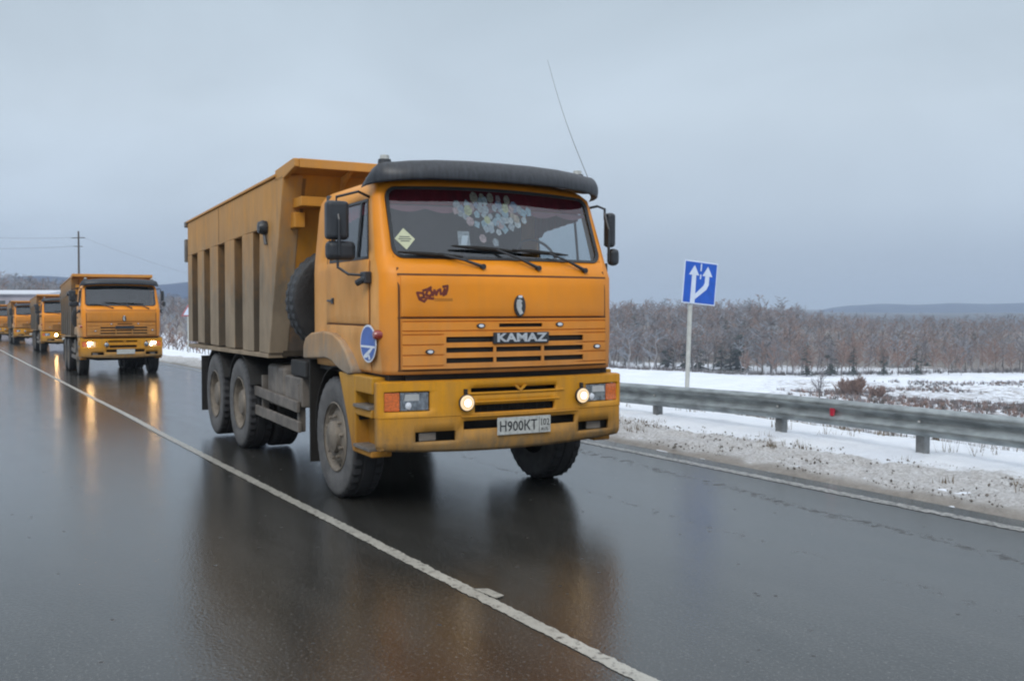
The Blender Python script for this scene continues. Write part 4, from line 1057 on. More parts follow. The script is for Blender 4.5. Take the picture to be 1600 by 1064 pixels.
# blue oval badge on the right flank
bo = MB(); ellipse_disc(bo, (0.862, -1.178, 1.452), 0.188, 0.160, 0.002, 36, side=True); ovr = bo.build('oval_badge', M['white'], truck)
bo = MB(); ellipse_disc(bo, (0.862, -1.1815, 1.452), 0.170, 0.144, 0.0015, 36, side=True); bo.build('oval_field', M['blue'], ovr)
bo = MB()
bo.prism_y([(0.695, 1.418), (1.03, 1.418), (1.03, 1.436), (0.695, 1.436)], -1.1850, -1.1835)
bo.prism_y([(0.94, 1.418), (0.99, 1.418), (0.85, 1.335), (0.76, 1.325), (0.77, 1.35)], -1.1850, -1.1835)
bo.prism_y([(0.86, 1.37), (0.89, 1.375), (0.93, 1.325), (0.89, 1.315)], -1.1850, -1.1835)
bo.build('oval_mark', M['white'], ovr)
# windscreen stickers and hangings
def wpt(y, z, off): return (xfront(y, z)+off, y, crown(y, z))
sk = MB(); c0 = (-0.905, 2.335); R = 0.088
pts = [(c0[0]+R*a, c0[1]+R*1.05*b) for a, b in ((0, -1), (1, 0), (0, 1), (-1, 0))]
sk.add([wpt(a, b, -0.006) for a, b in pts], [(0, 1, 2, 3)]); sko = sk.build('diamond_sticker', M['sticker'], truck)
sk = MB()
for dz, w_ in ((0.018, 0.045), (0.0, 0.055), (-0.018, 0.04)): sk.add([wpt(c0[0]+a, c0[1]+dz+b, -0.005) for a, b in ((-w_, -0.004), (w_, -0.004), (w_, 0.004), (-w_, 0.004))], [(0, 1, 2, 3)])
sk.build('sticker_text', M['interior'], sko)
# curtain pelmet with scalloped fringe
cu = MB(); panel(cu, lin(-1.0, 1.0, 40), [2.64, 2.70, 2.775], lambda s_, z: (xfront(s_, z)-0.05+0.012*math.sin(s_*40), s_, crown(s_, z)), [])
cuo = cu.build('curtain', M['curtain'], truck, smooth=True)
fg = MB(); k = 0
for i in range(60):
    y0 = -1.0+i*2/60; y1 = y0+2/60
    h0 = 0.02+0.035*abs(math.sin(y0*PI/0.33)); h1 = 0.02+0.035*abs(math.sin(y1*PI/0.33))
    fg.add([wpt(y0, 2.632, -0.048), wpt(y1, 2.632, -0.048), wpt(y1, 2.632-h1, -0.048), wpt(y0, 2.632-h0, -0.048)], [(0, 1, 2, 3)])
fg.build('curtain_fringe', M['fringe'], cuo)
for sy in (-1, 1):
    sc = MB(); panel(sc, lin(-0.2, 0.64, 24), [0, 1], lambda s_, z: (s_, sy*(wd(2.6)-0.05+0.01*math.sin(s_*50)), (2.70 if z else (2.63-0.10*(1-s_) if s_ > 0.0 else 2.48))), [])
    sc.build('side_curtain', M['curtain'], truck, smooth=True)
pc = [(0.46, 0.51, 0.56), (0.56, 0.44, 0.34), (0.36, 0.50, 0.58), (0.60, 0.60, 0.32), (0.55, 0.38, 0.38), (0.62, 0.64, 0.66), (0.30, 0.35, 0.48), (0.42, 0.45, 0.48)]
PM = [simple('pennant_%s' % n, c, 0.6, var=0.45, scale=45) for n, c in zip(('grey', 'tan', 'aqua', 'yellow', 'pink', 'white', 'blue', 'silver'), pc)]
pen = []
rp_ = random.Random(21)
while len(pen) < 46:
    y = rp_.uniform(-0.40, 0.34); z = rp_.uniform(2.40, 2.70); q = (y+0.03)/0.37
    if abs(q) > 1 or z < 2.42+0.15*abs(q)**1.3 or z > 2.70-0.06*abs(q)-0.05*(abs(q) < 0.12): continue
    if any((y-a_)**2+(z-b_)**2 < 0.042**2 for a_, b_, _ in pen): continue
    pen.append((y, z, rp_.choice((0, 0, 5, 5, 7, 7, 2, 6, 1, 4, 3))))
pen += [(-0.18, 2.36, 4), (-0.06, 2.33, 7), (-0.20, 2.71, 1), (-0.12, 2.715, 1), (-0.04, 2.715, 1), (0.04, 2.71, 4), (0.13, 2.705, 1)]
for i, (y, z, c) in enumerate(pen):
    p_ = MB(); n_ = random.choice((4, 5, 7, 8)); R = random.uniform(0.028, 0.043); a0 = random.random()*3
    pts = [(y+R*0.95*math.cos(a0+2*PI*k/n_), z+R*math.sin(a0+2*PI*k/n_)*1.1) for k in range(n_)]
    off = -0.02-0.002*(i % 5)
    p_.add([wpt(a, b, off) for a, b in pts]+[wpt(y, z, off)], [(k, (k+1) % n_, n_) for k in range(n_)])
    p_.build('pennant', PM[c], truck)
pcard = MB(); pcard.add([wpt(a, b, -0.03) for a, b in ((-0.42, 2.29), (-0.31, 2.29), (-0.30, 2.42), (-0.41, 2.42))], [(0, 1, 2, 3)]); pco = pcard.build('windscreen_card', PM[7], truck)
pcard = MB(); pcard.add([wpt(a, b, -0.027) for a, b in ((-0.40, 2.295), (-0.345, 2.295), (-0.315, 2.385), (-0.375, 2.38))], [(0, 1, 2, 3)]); pcard.build('card_picture', M['white'], pco)
# whip antenna
an = MB(); an.tube([(0.70, 1.16, 2.86), (0.70, 1.17, 2.96)], 0.016, 8)
P = []
for k in range(13):
    t = k/12; P.append((0.70-0.70*t-0.05*math.sin(t*PI), 1.17-0.07*t, 2.96+1.34*t))
an.tube(P, [0.0032-0.0018*k/12 for k in range(13)], 6)
an.build('whip_antenna', M['blackplastic'], truck)

# ------------------------------------------------------------------ guard rail
M['galv'] = simple('galvanised_steel', (0.34, 0.375, 0.38), 0.42, 0.55, var=0.5, scale=3.0, bmp=0.15, stretch=(1, 0.3, 3))
M['galvpost'] = simple('galvanised_post', (0.24, 0.25, 0.25), 0.5, 0.4, var=0.45, scale=6)
M['redref'] = simple('red_reflector', (0.55, 0.02, 0.05), 0.3, coat=1)
rail = thing('guard_rail', 'long galvanised steel guard rail along the snowy road edge', 'guard rail', (1.0, 6.9, 0))
def railz(x): return float(np.interp(x, [-16, -9, -4, -0.7, 1.5, 3, 14], [-.21-.03, -.13, -.085, -.01, 0.0, 0.003, 0.01]))
# W-beam profile: (offset towards road -y, height)
wp_ = [(0.0, 0.613), (-0.028, 0.610), (-0.06, 0.578), (-0.078, 0.545), (-0.06, 0.512), (-0.012, 0.475), (-0.002, 0.450), (-0.012, 0.425), (-0.06, 0.388), (-0.078, 0.355), (-0.06, 0.320), (-0.028, 0.290), (0.0, 0.286)]
xs_r = np.arange(13.5, -15.5, -0.5)
bmx = MB()
for x in xs_r:
    for (dy, z) in wp_: bmx.v.append((x-1.0, float(yc(x))+dy, z+railz(x)))
nw = len(wp_)
for i in range(len(xs_r)-1):
    for j in range(nw-1): bmx.f.append((i*nw+j, i*nw+j+1, (i+1)*nw+j+1, (i+1)*nw+j)); bmx.mi.append(0)
bmx.build('beam', M['galv'], rail, smooth=True, solid=0.006, ang=60)
px_ = [-14.0, -11.9, -9.75, -7.6, -5.35, -3.15, -0.62, 1.50, 3.75, 5.9, 8.1, 10.3, 12.5]
for i, x in enumerate(px_):
    pz = railz(x); y0 = float(yc(x))
    po = MB(); xx = x-1.0
    po.box(xx-0.055, xx-0.048, y0+0.01, y0+0.11, -0.5+pz, 0.60+pz); po.box(xx+0.048, xx+0.055, y0+0.01, y0+0.11, -0.5+pz, 0.60+pz); po.box(xx-0.048, xx+0.048, y0+0.104, y0+0.111, -0.5+pz, 0.60+pz)
    po.box(xx-0.05, xx+0.05, y0-0.002, y0+0.01, -0.5+pz, 0.42+pz)
    po.build('post', M['galvpost'], rail)
    bt = MB(); bt.lathe([(0.0, -0.018), (0.016, -0.012), (0.018, 0.0)], 8, (xx, y0-0.012, 0.45+pz), 'y'); bt.build('bolt', M['silver'], rail)
    if i in (7,): pass
for x, dz in ((0.30, 0.455),):
    y0 = float(yc(x)); rf = MB(); rf.prism_y([(x-1.03, dz-0.055), (x-0.985, dz-0.055), (x-0.965, dz+0.045), (x-1.035, dz+0.045)], y0-0.055, y0-0.02); rf.build('reflector', M['redref'], rail, bevel=0.004)

# ------------------------------------------------------------------ lane sign
M['signblue'] = simple('sign_blue', (0.012, 0.10, 0.52), 0.35, var=0.15)
M['signwhite'] = simple('sign_white', (0.62, 0.70, 0.84), 0.35, var=0.08)
M['signback'] = simple('sign_back_grey', (0.35, 0.36, 0.37), 0.5, 0.5)
M['pole'] = simple('pole_grey_white', (0.52, 0.53, 0.50), 0.5, var=0.2)
sign = thing('road_sign', 'blue square lane sign with two white arrows on a pale pole', 'road sign', (-4.72, 9.15, -0.40), math.radians(-3))
sign.rotation_euler = (math.radians(-1.5), math.radians(0.8), math.radians(-3))
pm = MB(); pm.tube([(-0.05, -0.10, -0.3), (-0.05, -0.10, 2.95)], 0.041, 12); pm.build('pole', M['pole'], sign, smooth=True)
pm = MB(); pm.tube([(-0.05, -0.10, -0.3), (-0.05, -0.10, 0.50)], 0.043, 12); pm.build('pole_base', M['dark'], sign, smooth=True)
SB = Matrix.Rotation(math.radians(-3.2), 4, 'X')
sc_ = Vector((0, 0.06, 2.60)); HS = 0.39
def signpoly(mb, pts, x0, x1):
    pr = []
    for a, b in pts:
        v = SB @ Vector((0, a*HS, b*HS)); pr.append((v.y+sc_.y, v.z+sc_.z))
    mb.prism_x(pr, x0, x1)
sb = MB(); signpoly(sb, [(-1, -1), (1, -1), (1, 1), (-1, 1)], 0.0, 0.012); sbo = sb.build('sign_face', M['signwhite'], sign, bevel=0.01)
sb = MB(); signpoly(sb, [(-.94, -.94), (.94, -.94), (.94, .94), (-.94, .94)], 0.0125, 0.015); sb.build('sign_field', M['signblue'], sbo)
sb = MB()
signpoly(sb, [(-.52, -.98), (-.25, -.98), (-.25, -.72), (-.27, .36), (-.52, .36)], 0.0155, 0.018)
signpoly(sb, [(-.70, .34), (-.40, .80), (-.10, .34)], 0.0155, 0.018)
signpoly(sb, [(-.28, -.80), (-.25, -.52), (.20, -.12), (.27, .02), (.27, .36), (.52, .36), (.52, -.06), (.40, -.28)], 0.0155, 0.018)
signpoly(sb, [(.10, .34), (.40, .80), (.70, .34)], 0.0155, 0.018)
signpoly(sb, [(-.04, .55), (.03, .55), (.03, .90), (-.04, .90)], 0.0155, 0.018)
signpoly(sb, [(-.04, .18), (.03, .18), (.03, .40), (-.04, .40)], 0.0155, 0.018)
sb.build('sign_arrows', M['signwhite'], sbo)
sb = MB(); sb.box(-0.02, -0.002, -0.30, 0.42, 2.40, 2.44); sb.box(-0.02, -0.002, -0.30, 0.42, 2.76, 2.80); sb.build('sign_bracket', M['signback'], sign)
# small warning sign far down the road
M['signred'] = simple('sign_red', (0.45, 0.16, 0.18), 0.4)
wsg = thing('warning_sign', 'small red and white triangular sign far behind the front truck', 'road sign', (-43.2, 9.45, -0.75), 0.0)
pm = MB(); pm.tube([(-0.03, 0, -0.2), (-0.03, 0, 2.5)], 0.035, 8); pm.build('pole', M['pole'], wsg)
pm = MB(); pm.prism_x([(-0.36, 2.0), (0.36, 2.0), (0.0, 2.62)], 0.0, 0.015); po_ = pm.build('sign_face', M['signred'], wsg)
pm = MB(); pm.prism_x([(-0.24, 2.07), (0.24, 2.07), (0.0, 2.48)], 0.016, 0.019); pm.build('sign_field', M['signwhite'], po_)

# ------------------------------------------------------------------ trees
def tree_geo(seed, h, spread=0.28, limbs=16, twigs=7, tw=0.03, bushy=False, multi=1):
    """bare winter tree: returns trunk (v,f) and crown (v,f) lists"""
    rg = random.Random(seed); T = MB(); Cc = MB()
    for m_ in range(multi):
        lean = Vector((rg.uniform(-.06, .06), rg.uniform(-.06, .06), 1)).normalized() if not bushy else Vector((rg.uniform(-.5, .5), rg.uniform(-.5, .5), 1)).normalized()
        hh = h*(1 if m_ == 0 else rg.uniform(0.6, 0.95)); n = 5
        org = Vector((rg.uniform(-.4, .4), rg.uniform(-.4, .4), 0))*h*(1 if bushy else 0)
        P = [org+lean*(hh*k/n)+Vector((rg.uniform(-1, 1), rg.uniform(-1, 1), 0))*hh*0.012*k for k in range(n+1)]
        r0 = hh*0.011 if not bushy else hh*0.008
        T.tube(P, [r0*(1-0.9*k/n) for k in range(n+1)], 5, cap=False)
        for l in range(limbs):
            t = rg.uniform(0.18 if not bushy else 0.05, 0.97); i = min(int(t*n), n-1); base = P[i].lerp(P[i+1], t*n-i)
            az = rg.uniform(0, 2*PI); up = rg.uniform(0.6, 1.3)
            L = h*spread*(1.15-t)*rg.uniform(0.6, 1.2)+h*0.05
            d = Vector((math.cos(az), math.sin(az), up)).normalized()
            e = base+d*L; mid = base.lerp(e, 0.5)+Vector((0, 0, -L*0.06))
            w = max(tw*0.9, r0*0.35*(1-t))
            Cc.tube([base, mid, e], [w, w*0.7, w*0.3], 3, cap=False)
            for q in range(twigs):
                s_ = rg.uniform(0.2, 1.0); b0 = base.lerp(e, s_)
                dd = (d+Vector((rg.uniform(-1, 1), rg.uniform(-1, 1), rg.uniform(-0.3, 0.9)))*0.75).normalized()
                l2 = L*rg.uniform(0.25, 0.6); side = dd.cross(Vector((rg.uniform(-1, 1), rg.uniform(-1, 1), rg.uniform(-1, 1)))).normalized()*tw*0.5
                k_ = len(Cc.v); m2 = b0+dd*l2*0.5+side*0.2; e2 = b0+dd*l2+Vector((0, 0, l2*0.08))
                Cc.v += [tuple(b0-side), tuple(b0+side), tuple(m2+side), tuple(e2), tuple(m2-side)]
                Cc.f.append((k_, k_+1, k_+2, k_+3, k_+4)); Cc.mi.append(0)
    return T, Cc
def fir_geo(seed, h):
    rg = random.Random(seed); T = MB(); Cc = MB()
    T.tube([(0, 0, 0), (0, 0, h*0.95)], [h*0.014, h*0.003], 5, cap=False)
    for l in range(64):
        t = rg.uniform(0.08, 0.99); z = h*t; az = rg.uniform(0, 2*PI); L = h*0.19*(1-t)**0.85*rg.uniform(0.7, 1.15)+0.1
        d = Vector((math.cos(az), math.sin(az), -0.28)); s_ = Vector((-math.sin(az), math.cos(az), 0))*L*0.22
        k_ = len(Cc.v); b0 = Vector((0, 0, z)); Cc.v += [tuple(b0), tuple(b0+d*L*0.6+s_), tuple(b0+d*L), tuple(b0+d*L*0.6-s_)]; Cc.f.append((k_, k_+1, k_+2, k_+3)); Cc.mi.append(0)
    return T, Cc
def barkmat(name, a, b_):
    m, nt, b = newmat(name)
    nt.links.new(mixc(nt, noise_fac(nt, 0.045, 3, 0.5, 0.35, 0.65), a, b_), b.inputs['Base Color'])
    b.inputs['Roughness'].default_value = 0.9; b.inputs['Specular IOR Level'].default_value = 0.1
    return m
M['twig'] = barkmat('bare_twigs', (0.215, 0.19, 0.195), (0.175, 0.17, 0.18))
M['twigred'] = barkmat('reddish_twigs', (0.27, 0.175, 0.14), (0.21, 0.155, 0.135))
M['frost'] = barkmat('frosted_twigs', (0.30, 0.32, 0.355), (0.22, 0.235, 0.265))
M['birch'] = barkmat('pale_birch_bark', (0.34, 0.33, 0.33), (0.22, 0.21, 0.21))
M['bark'] = barkmat('dark_bark', (0.10, 0.085, 0.075), (0.07, 0.065, 0.06))
M['fir'] = barkmat('fir_needles', (0.045, 0.055, 0.045), (0.06, 0.07, 0.06))
M['deadgrass0'] = simple('dead_weeds', (0.22, 0.17, 0.11), 0.9, var=0.5)
protos = []
for k in range(9): T, Cc = tree_geo(100+k, 1.0, 0.26, 13, 6, 0.0085); protos.append((T, Cc, 'birch' if k % 3 else 'bark', ('twig', 'twigred', 'frost')[k % 3] if k != 5 else 'twigred'))
for k in range(2): T, Cc = fir_geo(200+k, 1.0); protos.append((T, Cc, 'bark', 'fir'))
SLOTS = ['birch', 'bark', 'twig', 'twigred', 'frost', 'fir']
PV = []
for T, Cc, tm, cm in protos:
    me_v = np.array(T.v+Cc.v); k = len(T.v)
    fs = [list(q) for q in T.f]+[[i+k for i in q] for q in Cc.f]; mi = [SLOTS.index(tm)]*len(T.f)+[SLOTS.index(cm)]*len(Cc.f)
    PV.append((me_v, np.array([i for q in fs for i in q]), np.array([len(q) for q in fs]), np.array(mi)))
def mass(name, items):
    """items: (proto, x, y, z, height, rot, widthscale)"""
    V_, L_, C_, I_ = [], [], [], []; off = 0
    for p_, x, y, z, h, a, ws_ in items:
        v, l, c, i = PV[p_]; R = np.array([[math.cos(a), -math.sin(a)], [math.sin(a), math.cos(a)]])
        w = v.copy(); w[:, :2] = (w[:, :2]*h*ws_) @ R.T; w[:, 2] *= h; w += (x, y, z)
        V_.append(w); L_.append(l+off); C_.append(c); I_.append(i); off += len(v)
    V_ = np.concatenate(V_); L_ = np.concatenate(L_); C_ = np.concatenate(C_); I_ = np.concatenate(I_)
    me = bpy.data.meshes.new(name); me.vertices.add(len(V_)); me.vertices.foreach_set('co', V_.reshape(-1).astype(np.float32))
    me.loops.add(len(L_)); me.loops.foreach_set('vertex_index', L_.astype(np.int32)); me.polygons.add(len(C_))
    me.polygons.foreach_set('loop_start', np.concatenate([[0], np.cumsum(C_)[:-1]]).astype(np.int32)); me.polygons.foreach_set('loop_total', C_.astype(np.int32))
    me.polygons.foreach_set('material_index', I_.astype(np.int32)); me.update(calc_edges=True)
    for s_ in SLOTS: me.materials.append(M[s_])
    o = bpy.data.objects.new(name, me); COL.objects.link(o); return o
def polar(dep, thd):
    rr = dep/math.cos(math.radians(thd-147.8)); return CX+rr*math.cos(math.radians(thd)), CY+rr*math.sin(math.radians(thd))
rw = random.Random(3)
items = []
for k in range(2500):
    thd = rw.uniform(110, 147); dep = 206+200*rw.random()**1.15
    x, y = polar(dep, thd); z = float(terrain(np.array(x), np.array(y)))
    red = thd < 131+3*rw.random() or dep > 290+40*rw.random()
    p_ = rw.choice([0, 3, 6, 1, 4, 7] if not red else [1, 4, 7, 5, 5, 0, 1]) if rw.random() > 0.30 else rw.choice([2, 8, 2, 8, 0, 6])
    if rw.random() < 0.05 and dep < 300: p_ = rw.choice([9, 10])
    h = rw.uniform(6.0, 10.2)*(0.95 if thd > 131 else 0.74)
    h *= 0.82+0.36*float(fbm(np.array(x), np.array(y), 0.035, 2))
    if rw.random() < 0.05: h *= 1.18
    items.append((p_, x, y, z-0.2, h, rw.uniform(0, 6.28), rw.uniform(1.3, 1.9)))
wd_ = mass('far_wood', items); tag(wd_, 'greyish wood of bare trees across the snowy valley', 'wood', kind='stuff')
items = []
for k in range(900):
    thd = rw.uniform(163.5, 180); dep = 250+130*rw.random()
    x, y = polar(dep, thd); z = float(terrain(np.array(x), np.array(y)))
    items.append((rw.choice([0, 3, 6, 1, 4, 2, 8, 8, 2, 5]), x, y, z-0.2, rw.uniform(4.5, 6.8), rw.uniform(0, 6.28), rw.uniform(1.5, 2.1)))
wl_ = mass('hillside_wood', items); tag(wl_, 'hazy wood on the hill at far left behind the convoy', 'wood', kind='stuff')
# low scrub belt at the foot of the far wood and over the valley floor at right
def scrub_patch(name, label, n, gen, hmin, hmax, mats=('twig', 'twigred')):
    dep_far = name != 'slope_weeds'
    V = MB(); rg = random.Random(len(name))
    for k in range(n):
        x, y = gen(rg); z = float(terrain(np.array(x), np.array(y)))-0.05; h = rg.uniform(hmin, hmax); V.cur = rg.randrange(len(mats))
        for q in range(9):
            a = rg.uniform(0, 6.28); o_ = rg.uniform(0, h*0.5); bx_, by_ = x+o_*math.cos(a), y+o_*math.sin(a); a2 = rg.uniform(0, 6.28); w = 0.05 if h > 0.6 or dep_far else 0.012
            tx, ty_ = bx_+rg.uniform(-.3, .3)*h, by_+rg.uniform(-.3, .3)*h
            V.add([(bx_-w*math.cos(a2), by_-w*math.sin(a2), z), (bx_+w*math.cos(a2), by_+w*math.sin(a2), z), (tx, ty_, z+h*rg.uniform(0.6, 1))], [(0, 1, 2)])
    return tag(V.build(name, [M[m] for m in mats]), label, 'scrub', kind='stuff')
def gen_right(rg):
    while True:
        thd = rg.uniform(112, 132.5); dep = rg.uniform(85, 176)
        x, y = polar(dep, thd)
        if fbm(np.array(x), np.array(y), 0.06, 3) > 0.42+0.12*max(0, thd-125)/6+rg.uniform(-.06, .06): return x, y
scrub_patch('valley_scrub', 'low brown scrub dotting the snow on the valley floor at right', 3600, gen_right, 0.25, 0.8, ('twig', 'twigred', 'bark'))
def gen_foot(rg): return polar(rg.uniform(201, 206), rg.uniform(112, 146))
scrub_patch('wood_edge_scrub', 'thin band of brush along the foot of the far wood', 900, gen_foot, 0.6, 1.4, ('twig', 'bark'))

# individual trees at the edge of the wood and nearer ones
def single_tree(label, x, y, h, seed, tm, cm, group, name='bare_tree', cat='tree', **kw):
    z = float(terrain(np.array(x), np.array(y)))-0.1
    o = thing(name, label, cat, (x, y, z), random.uniform(0, 6), group)
    T, Cc = tree_geo(seed, h, **kw); T.build('trunk', M[tm], o); Cc.build('crown', M[cm], o)
    return o
edge_protos = {}
rg = random.Random(11)
LAB_R = 'bare reddish-brown tree standing at the front edge of the far wood'
for k in range(26):
    thd = 118.5+k*0.62+rg.uniform(-.25, .25); dep = rg.uniform(196, 204); x, y = polar(dep, thd)
    kind = k % 4
    if kind not in edge_protos:
        o = single_tree(LAB_R, x, y, (8.4, 7.2, 9.2, 6.4)[kind], 300+kind, ('bark', 'birch')[kind % 2], ('twigred', 'twigred', 'twig', 'twigred')[kind], 'bare trees at the edge of the far wood', limbs=26, twigs=9, tw=0.075, spread=0.30)
        edge_protos[kind] = o
    else:
        s_ = edge_protos[kind]; o = s_.copy(); COL.objects.link(o)
        for c in s_.children: d = c.copy(); COL.objects.link(d); d.parent = o
        o.location = (x, y, float(terrain(np.array(x), np.array(y)))-0.1); sc = rg.uniform(0.75, 1.1); o.scale = (sc, sc, sc); o.rotation_euler = (0, 0, rg.uniform(0, 6))
# firs in front of the wood
fproto = None
for thd, dep, h in ((130.7, 198, 7.5), (129.4, 199, 8.5), (128.2, 198, 6.5), (126.6, 199, 6.0), (124.9, 200, 7.0)):
    x, y = polar(dep, thd)
    if fproto is None:
        o = thing('fir_tree', 'dark green fir among the bare trees at the wood edge', 'tree', (x, y, float(terrain(np.array(x), np.array(y)))-0.1), 0, 'firs at the edge of the far wood')
        T, Cc = fir_geo(77, 1.0); T.build('trunk', M['bark'], o); Cc.build('crown', M['fir'], o); fproto = o
    else:
        o = fproto.copy(); COL.objects.link(o)
        for c in fproto.children: d = c.copy(); COL.objects.link(d); d.parent = o
    o.location = (x, y, float(terrain(np.array(x), np.array(y)))-0.1); o.scale = (h*1.1, h*1.1, h)
x, y = polar(128, 128.3)
single_tree('large round brown bush standing in the snow beyond the guard rail', x, y, 2.9, 41, 'bark', 'twigred', None, 'bush', 'bush', limbs=18, twigs=9, tw=0.045, bushy=True, multi=22, spread=0.42)
x, y = polar(124, 126.9)
single_tree('smaller brown bush just right of the large round bush', x, y, 1.9, 42, 'bark', 'twigred', None, 'bush', 'bush', limbs=14, twigs=8, tw=0.04, bushy=True, multi=16, spread=0.42)
x, y = polar(118, 130.0)
single_tree('thin leafless sapling between the lane sign and the round bush', x, y, 5.6, 43, 'bark', 'twig', None, 'sapling', 'tree', limbs=18, twigs=6, tw=0.03, multi=3, spread=0.2)
# roadside trees seen between the first and second truck
near = {}
for k in range(26):
    thd = 165.2+0.16*k+rg.uniform(-.1, .1); dep = rg.uniform(70, 125); x, y = polar(dep, thd)
    zt = float(terrain(np.array(x), np.array(y))); hgt = (1.9+rg.uniform(-1.4, 0.6))-zt
    hgt = max(2.5, min(hgt, 8.5)); kind = k % 4
    if kind not in near:
        near[kind] = (single_tree('bare roadside tree between the first and second trucks', x, y, hgt, 500+kind, ('birch', 'bark')[kind % 2], ('twig', 'frost', 'twig', 'twigred')[kind], 'bare trees behind the convoy', limbs=26, twigs=9, tw=0.035, spread=0.26), hgt)
    else:
        s_, h0 = near[kind]; o = s_.copy(); COL.objects.link(o)
        for c in s_.children: d = c.copy(); COL.objects.link(d); d.parent = o
        o.location = (x, y, zt-0.1); o.scale = (hgt/h0,)*3; o.rotation_euler = (0, 0, rg.uniform(0, 6))

def gen_slope(rg):
    while True:
        x = rg.uniform(-9, 13); t = rg.uniform(9.8, 17)
        if fbm(np.array(x), np.array(t), 0.35, 3) > 0.40: return x, float(yc(x))+t
scrub_patch('slope_weeds', 'brown dead weeds on the slope just behind the guard rail', 2600, gen_slope, 0.15, 0.55, ('deadgrass0', 'bark'))
# dead grass and grit in the dirty snow
V = MB(); rgx = random.Random(5)
for k in range(2300):
    x = rgx.uniform(-16, 10); t = rgx.choice((rgx.uniform(5.2, 6.6), rgx.uniform(5.3, 6.3), rgx.uniform(7.2, 9.3)))
    if fbm(np.array(x), np.array(t), 1.1, 3) < 0.50: continue
    y = float(yc(x))+t; z = float(zr(x)+lateral(np.array(t)))
    h = rgx.uniform(0.02, 0.09) if t < 7 else rgx.uniform(0.05, 0.22)
    for q in range(5):
        a = rgx.uniform(0, 6.28); w = 0.006; bx_, by_ = x+rgx.uniform(-.05, .05), y+rgx.uniform(-.05, .05)
        V.add([(bx_-w*math.cos(a), by_-w*math.sin(a), z), (bx_+w*math.cos(a), by_+w*math.sin(a), z), (bx_+rgx.uniform(-.6, .6)*h, by_+rgx.uniform(-.6, .6)*h, z+0.04+h)], [(0, 1, 2)])
M['deadgrass'] = simple('dead_grass', (0.20, 0.15, 0.09), 0.9, var=0.5)
tag(V.build('dead_grass', M['deadgrass']), 'sparse dead grass poking through the dirty roadside snow', 'grass', kind='stuff')
M['grit'] = simple('frozen_grit', (0.20, 0.18, 0.155), 0.8, var=0.6, scale=20, bmp=0.5)
V = MB()
for k in range(6000):
    x = rgx.uniform(-14, 9); t = 5.0+1.6*rgx.random()**1.3
    if fbm(np.array(x), np.array(t), 1.6, 3) < 0.47: continue
    y = float(yc(x))+t; z = float(zr(x)+lateral(np.array(t)))+0.03+rgx.uniform(0, 0.03); R = 0.004+0.014*rgx.random()**2
    pts = [(x+R*rgx.uniform(.7, 1.4), y, z), (x, y+R*rgx.uniform(.7, 1.4), z), (x-R*rgx.uniform(.7, 1.4), y, z), (x, y-R*rgx.uniform(.7, 1.4), z), (x, y, z+R*rgx.uniform(.6, 1.1)), (x, y, z-R)]
    V.add(pts, [(0, 1, 4), (1, 2, 4), (2, 3, 4), (3, 0, 4), (1, 0, 5), (2, 1, 5), (3, 2, 5), (0, 3, 5)])
tag(V.build('frozen_grit', M['grit']), 'dark frozen grit and clods scattered on the road verge', 'grit', kind='stuff')

# ------------------------------------------------------------------ far left: shed, pole, wires
M['shedwall'] = simple('shed_wall_pale', (0.42, 0.39, 0.43), 0.8, var=0.25, scale=0.6, stretch=(1, 1, 0.2))
M['shedblue'] = simple('shed_wall_blue', (0.10, 0.16, 0.38), 0.7)
M['snowroof'] = simple('snow_roof', (0.52, 0.54, 0.58), 0.7, var=0.06)
shd = thing('long_shed', 'long low building with snowy roof behind the last trucks', 'building', (-136.6, 11, -2.0), math.radians(58))
def sh(mb, x0, x1, y0, y1, z0, z1): return mb.box(x0, x1, y0, y1, z0, z1)
MB().box(-26, 4.2, -4, 4, 0, 5.3).build('wall', M['shedwall'], shd)
rf = MB(); rf.prism_x([(-4.5, 5.3), (4.5, 5.3), (4.5, 5.45), (0, 5.95), (-4.5, 5.45)], -26.5, 4.7); rf.build('roof', M['snowroof'], shd)
MB().box(-24, -3.6, -4.12, -4.01, 3.0, 4.8).build('blue_cladding', M['shedblue'], shd)
for k in range(4): MB().box(-2.2+1.5*k, -1.2+1.5*k, -4.06, -4.01, 3.6, 4.5).build('window', M['interior'], shd)
upole = thing('utility_pole', 'tall thin utility pole rising behind the second truck', 'pole', (-144.2, 18.2, -1.5))
pm = MB(); pm.tube([(0, 0, -1), (0.1, 0.05, 14.2)], [0.20, 0.13], 8); pm.build('pole', M['bark'], upole)
pm = MB(); pm.tube([(-0.1, -0.9, 13.2), (0.1, 0.9, 13.3)], 0.07, 6); pm.tube([(-0.1, -0.6, 12.0), (0.1, 0.6, 12.0)], 0.06, 6); pm.build('crossarm', M['bark'], upole)
def wire(label, a, b, sag, rad=0.035):
    P = []
    for k in range(17):
        t = k/16; p = Vector(a).lerp(Vector(b), t); p.z -= sag*4*t*(1-t); P.append(p)
    w = MB(); w.tube(P, rad, 4); tag(w.build('power_line', M['wire']), label, 'power line', 'power lines at the utility pole')
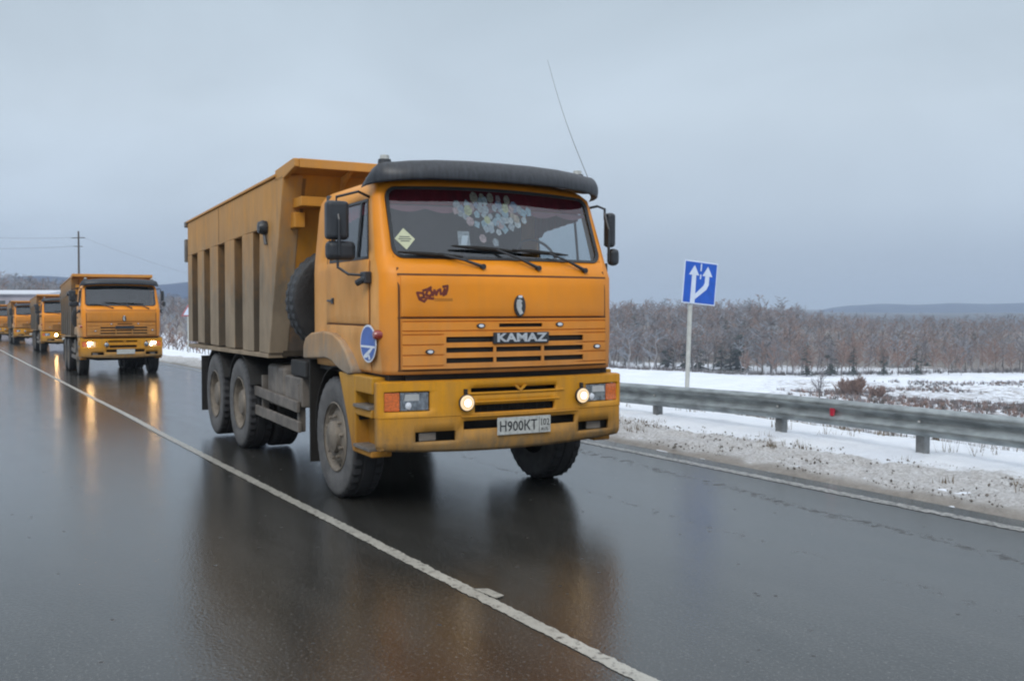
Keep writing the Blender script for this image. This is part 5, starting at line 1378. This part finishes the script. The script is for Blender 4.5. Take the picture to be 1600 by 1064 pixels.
wire('upper power line running left from the utility pole', (-144.2, 17.4, 11.75), (-155, -14, 13.6), 0.9, 0.013)
wire('lower power line running left from the utility pole', (-144.2, 17.7, 10.5), (-155, -14, 11.4), 0.9, 0.016)
wire('power line sagging down right from the utility pole', (-144.2, 19.0, 11.75), (-150, 50, 3.2), 0.6, 0.010)

# ------------------------------------------------------------------ distant hills
def hillmat():
    m, nt, b = newmat('wooded_far_hill')
    nt.links.new(mixc(nt, noise_fac(nt, 0.02, 5, 0.6), (0.02, 0.045, 0.11), (0.04, 0.07, 0.13)), b.inputs['Base Color'])
    b.inputs['Roughness'].default_value = 1.0; return m
M['hill'] = hillmat()
def ridge(name, dep, th0, th1, prof, depthm):
    n = 90; nk = 9; P = np.zeros((n, nk, 3))
    for i in range(n):
        thd = th0+(th1-th0)*i/(n-1); hz = prof(thd)
        for k in range(nk):
            q = k/(nk-1)*2-1; x, y = polar(dep+q*depthm, thd); P[i, k] = (x, y, -16+(hz+16)*max(0, math.cos(q*PI/2))**0.8+2.0*(fbm(np.array(x), np.array(y), 0.02, 3)-.5))
    return struct(grid_obj(name, M['hill'], P, n, nk))
ridge('far_hill', 1750, 112, 131.5, lambda t: 6.0+3.0*sstep(129, 118, t)-24*sstep(127.6, 132.0, t)**1.4+0.8*math.sin(t*1.7), 180)
ridge('left_hill', 820, 158, 182, lambda t: 24+4*math.sin(t*0.55)-12*sstep(166, 158, t), 150)

# ------------------------------------------------------------------ haze
hz = MB().box(-2600, 1200, -1800, 2700, -19, 60).build('haze', None)
hz.data.materials.clear()
hm = bpy.data.materials.new('haze'); hm.use_nodes = True; hnt = hm.node_tree; hnt.nodes.clear()
ho = N(hnt, 'ShaderNodeOutputMaterial'); hv = N(hnt, 'ShaderNodeVolumePrincipled')
hv.inputs['Color'].default_value = (0.60, 0.69, 0.80, 1); hv.inputs['Density'].default_value = 0.00042
hnt.links.new(hv.outputs[0], ho.inputs['Volume'])
hz.data.materials.append(hm)
tag(hz, 'thin winter haze over the valley', 'haze', kind='stuff')
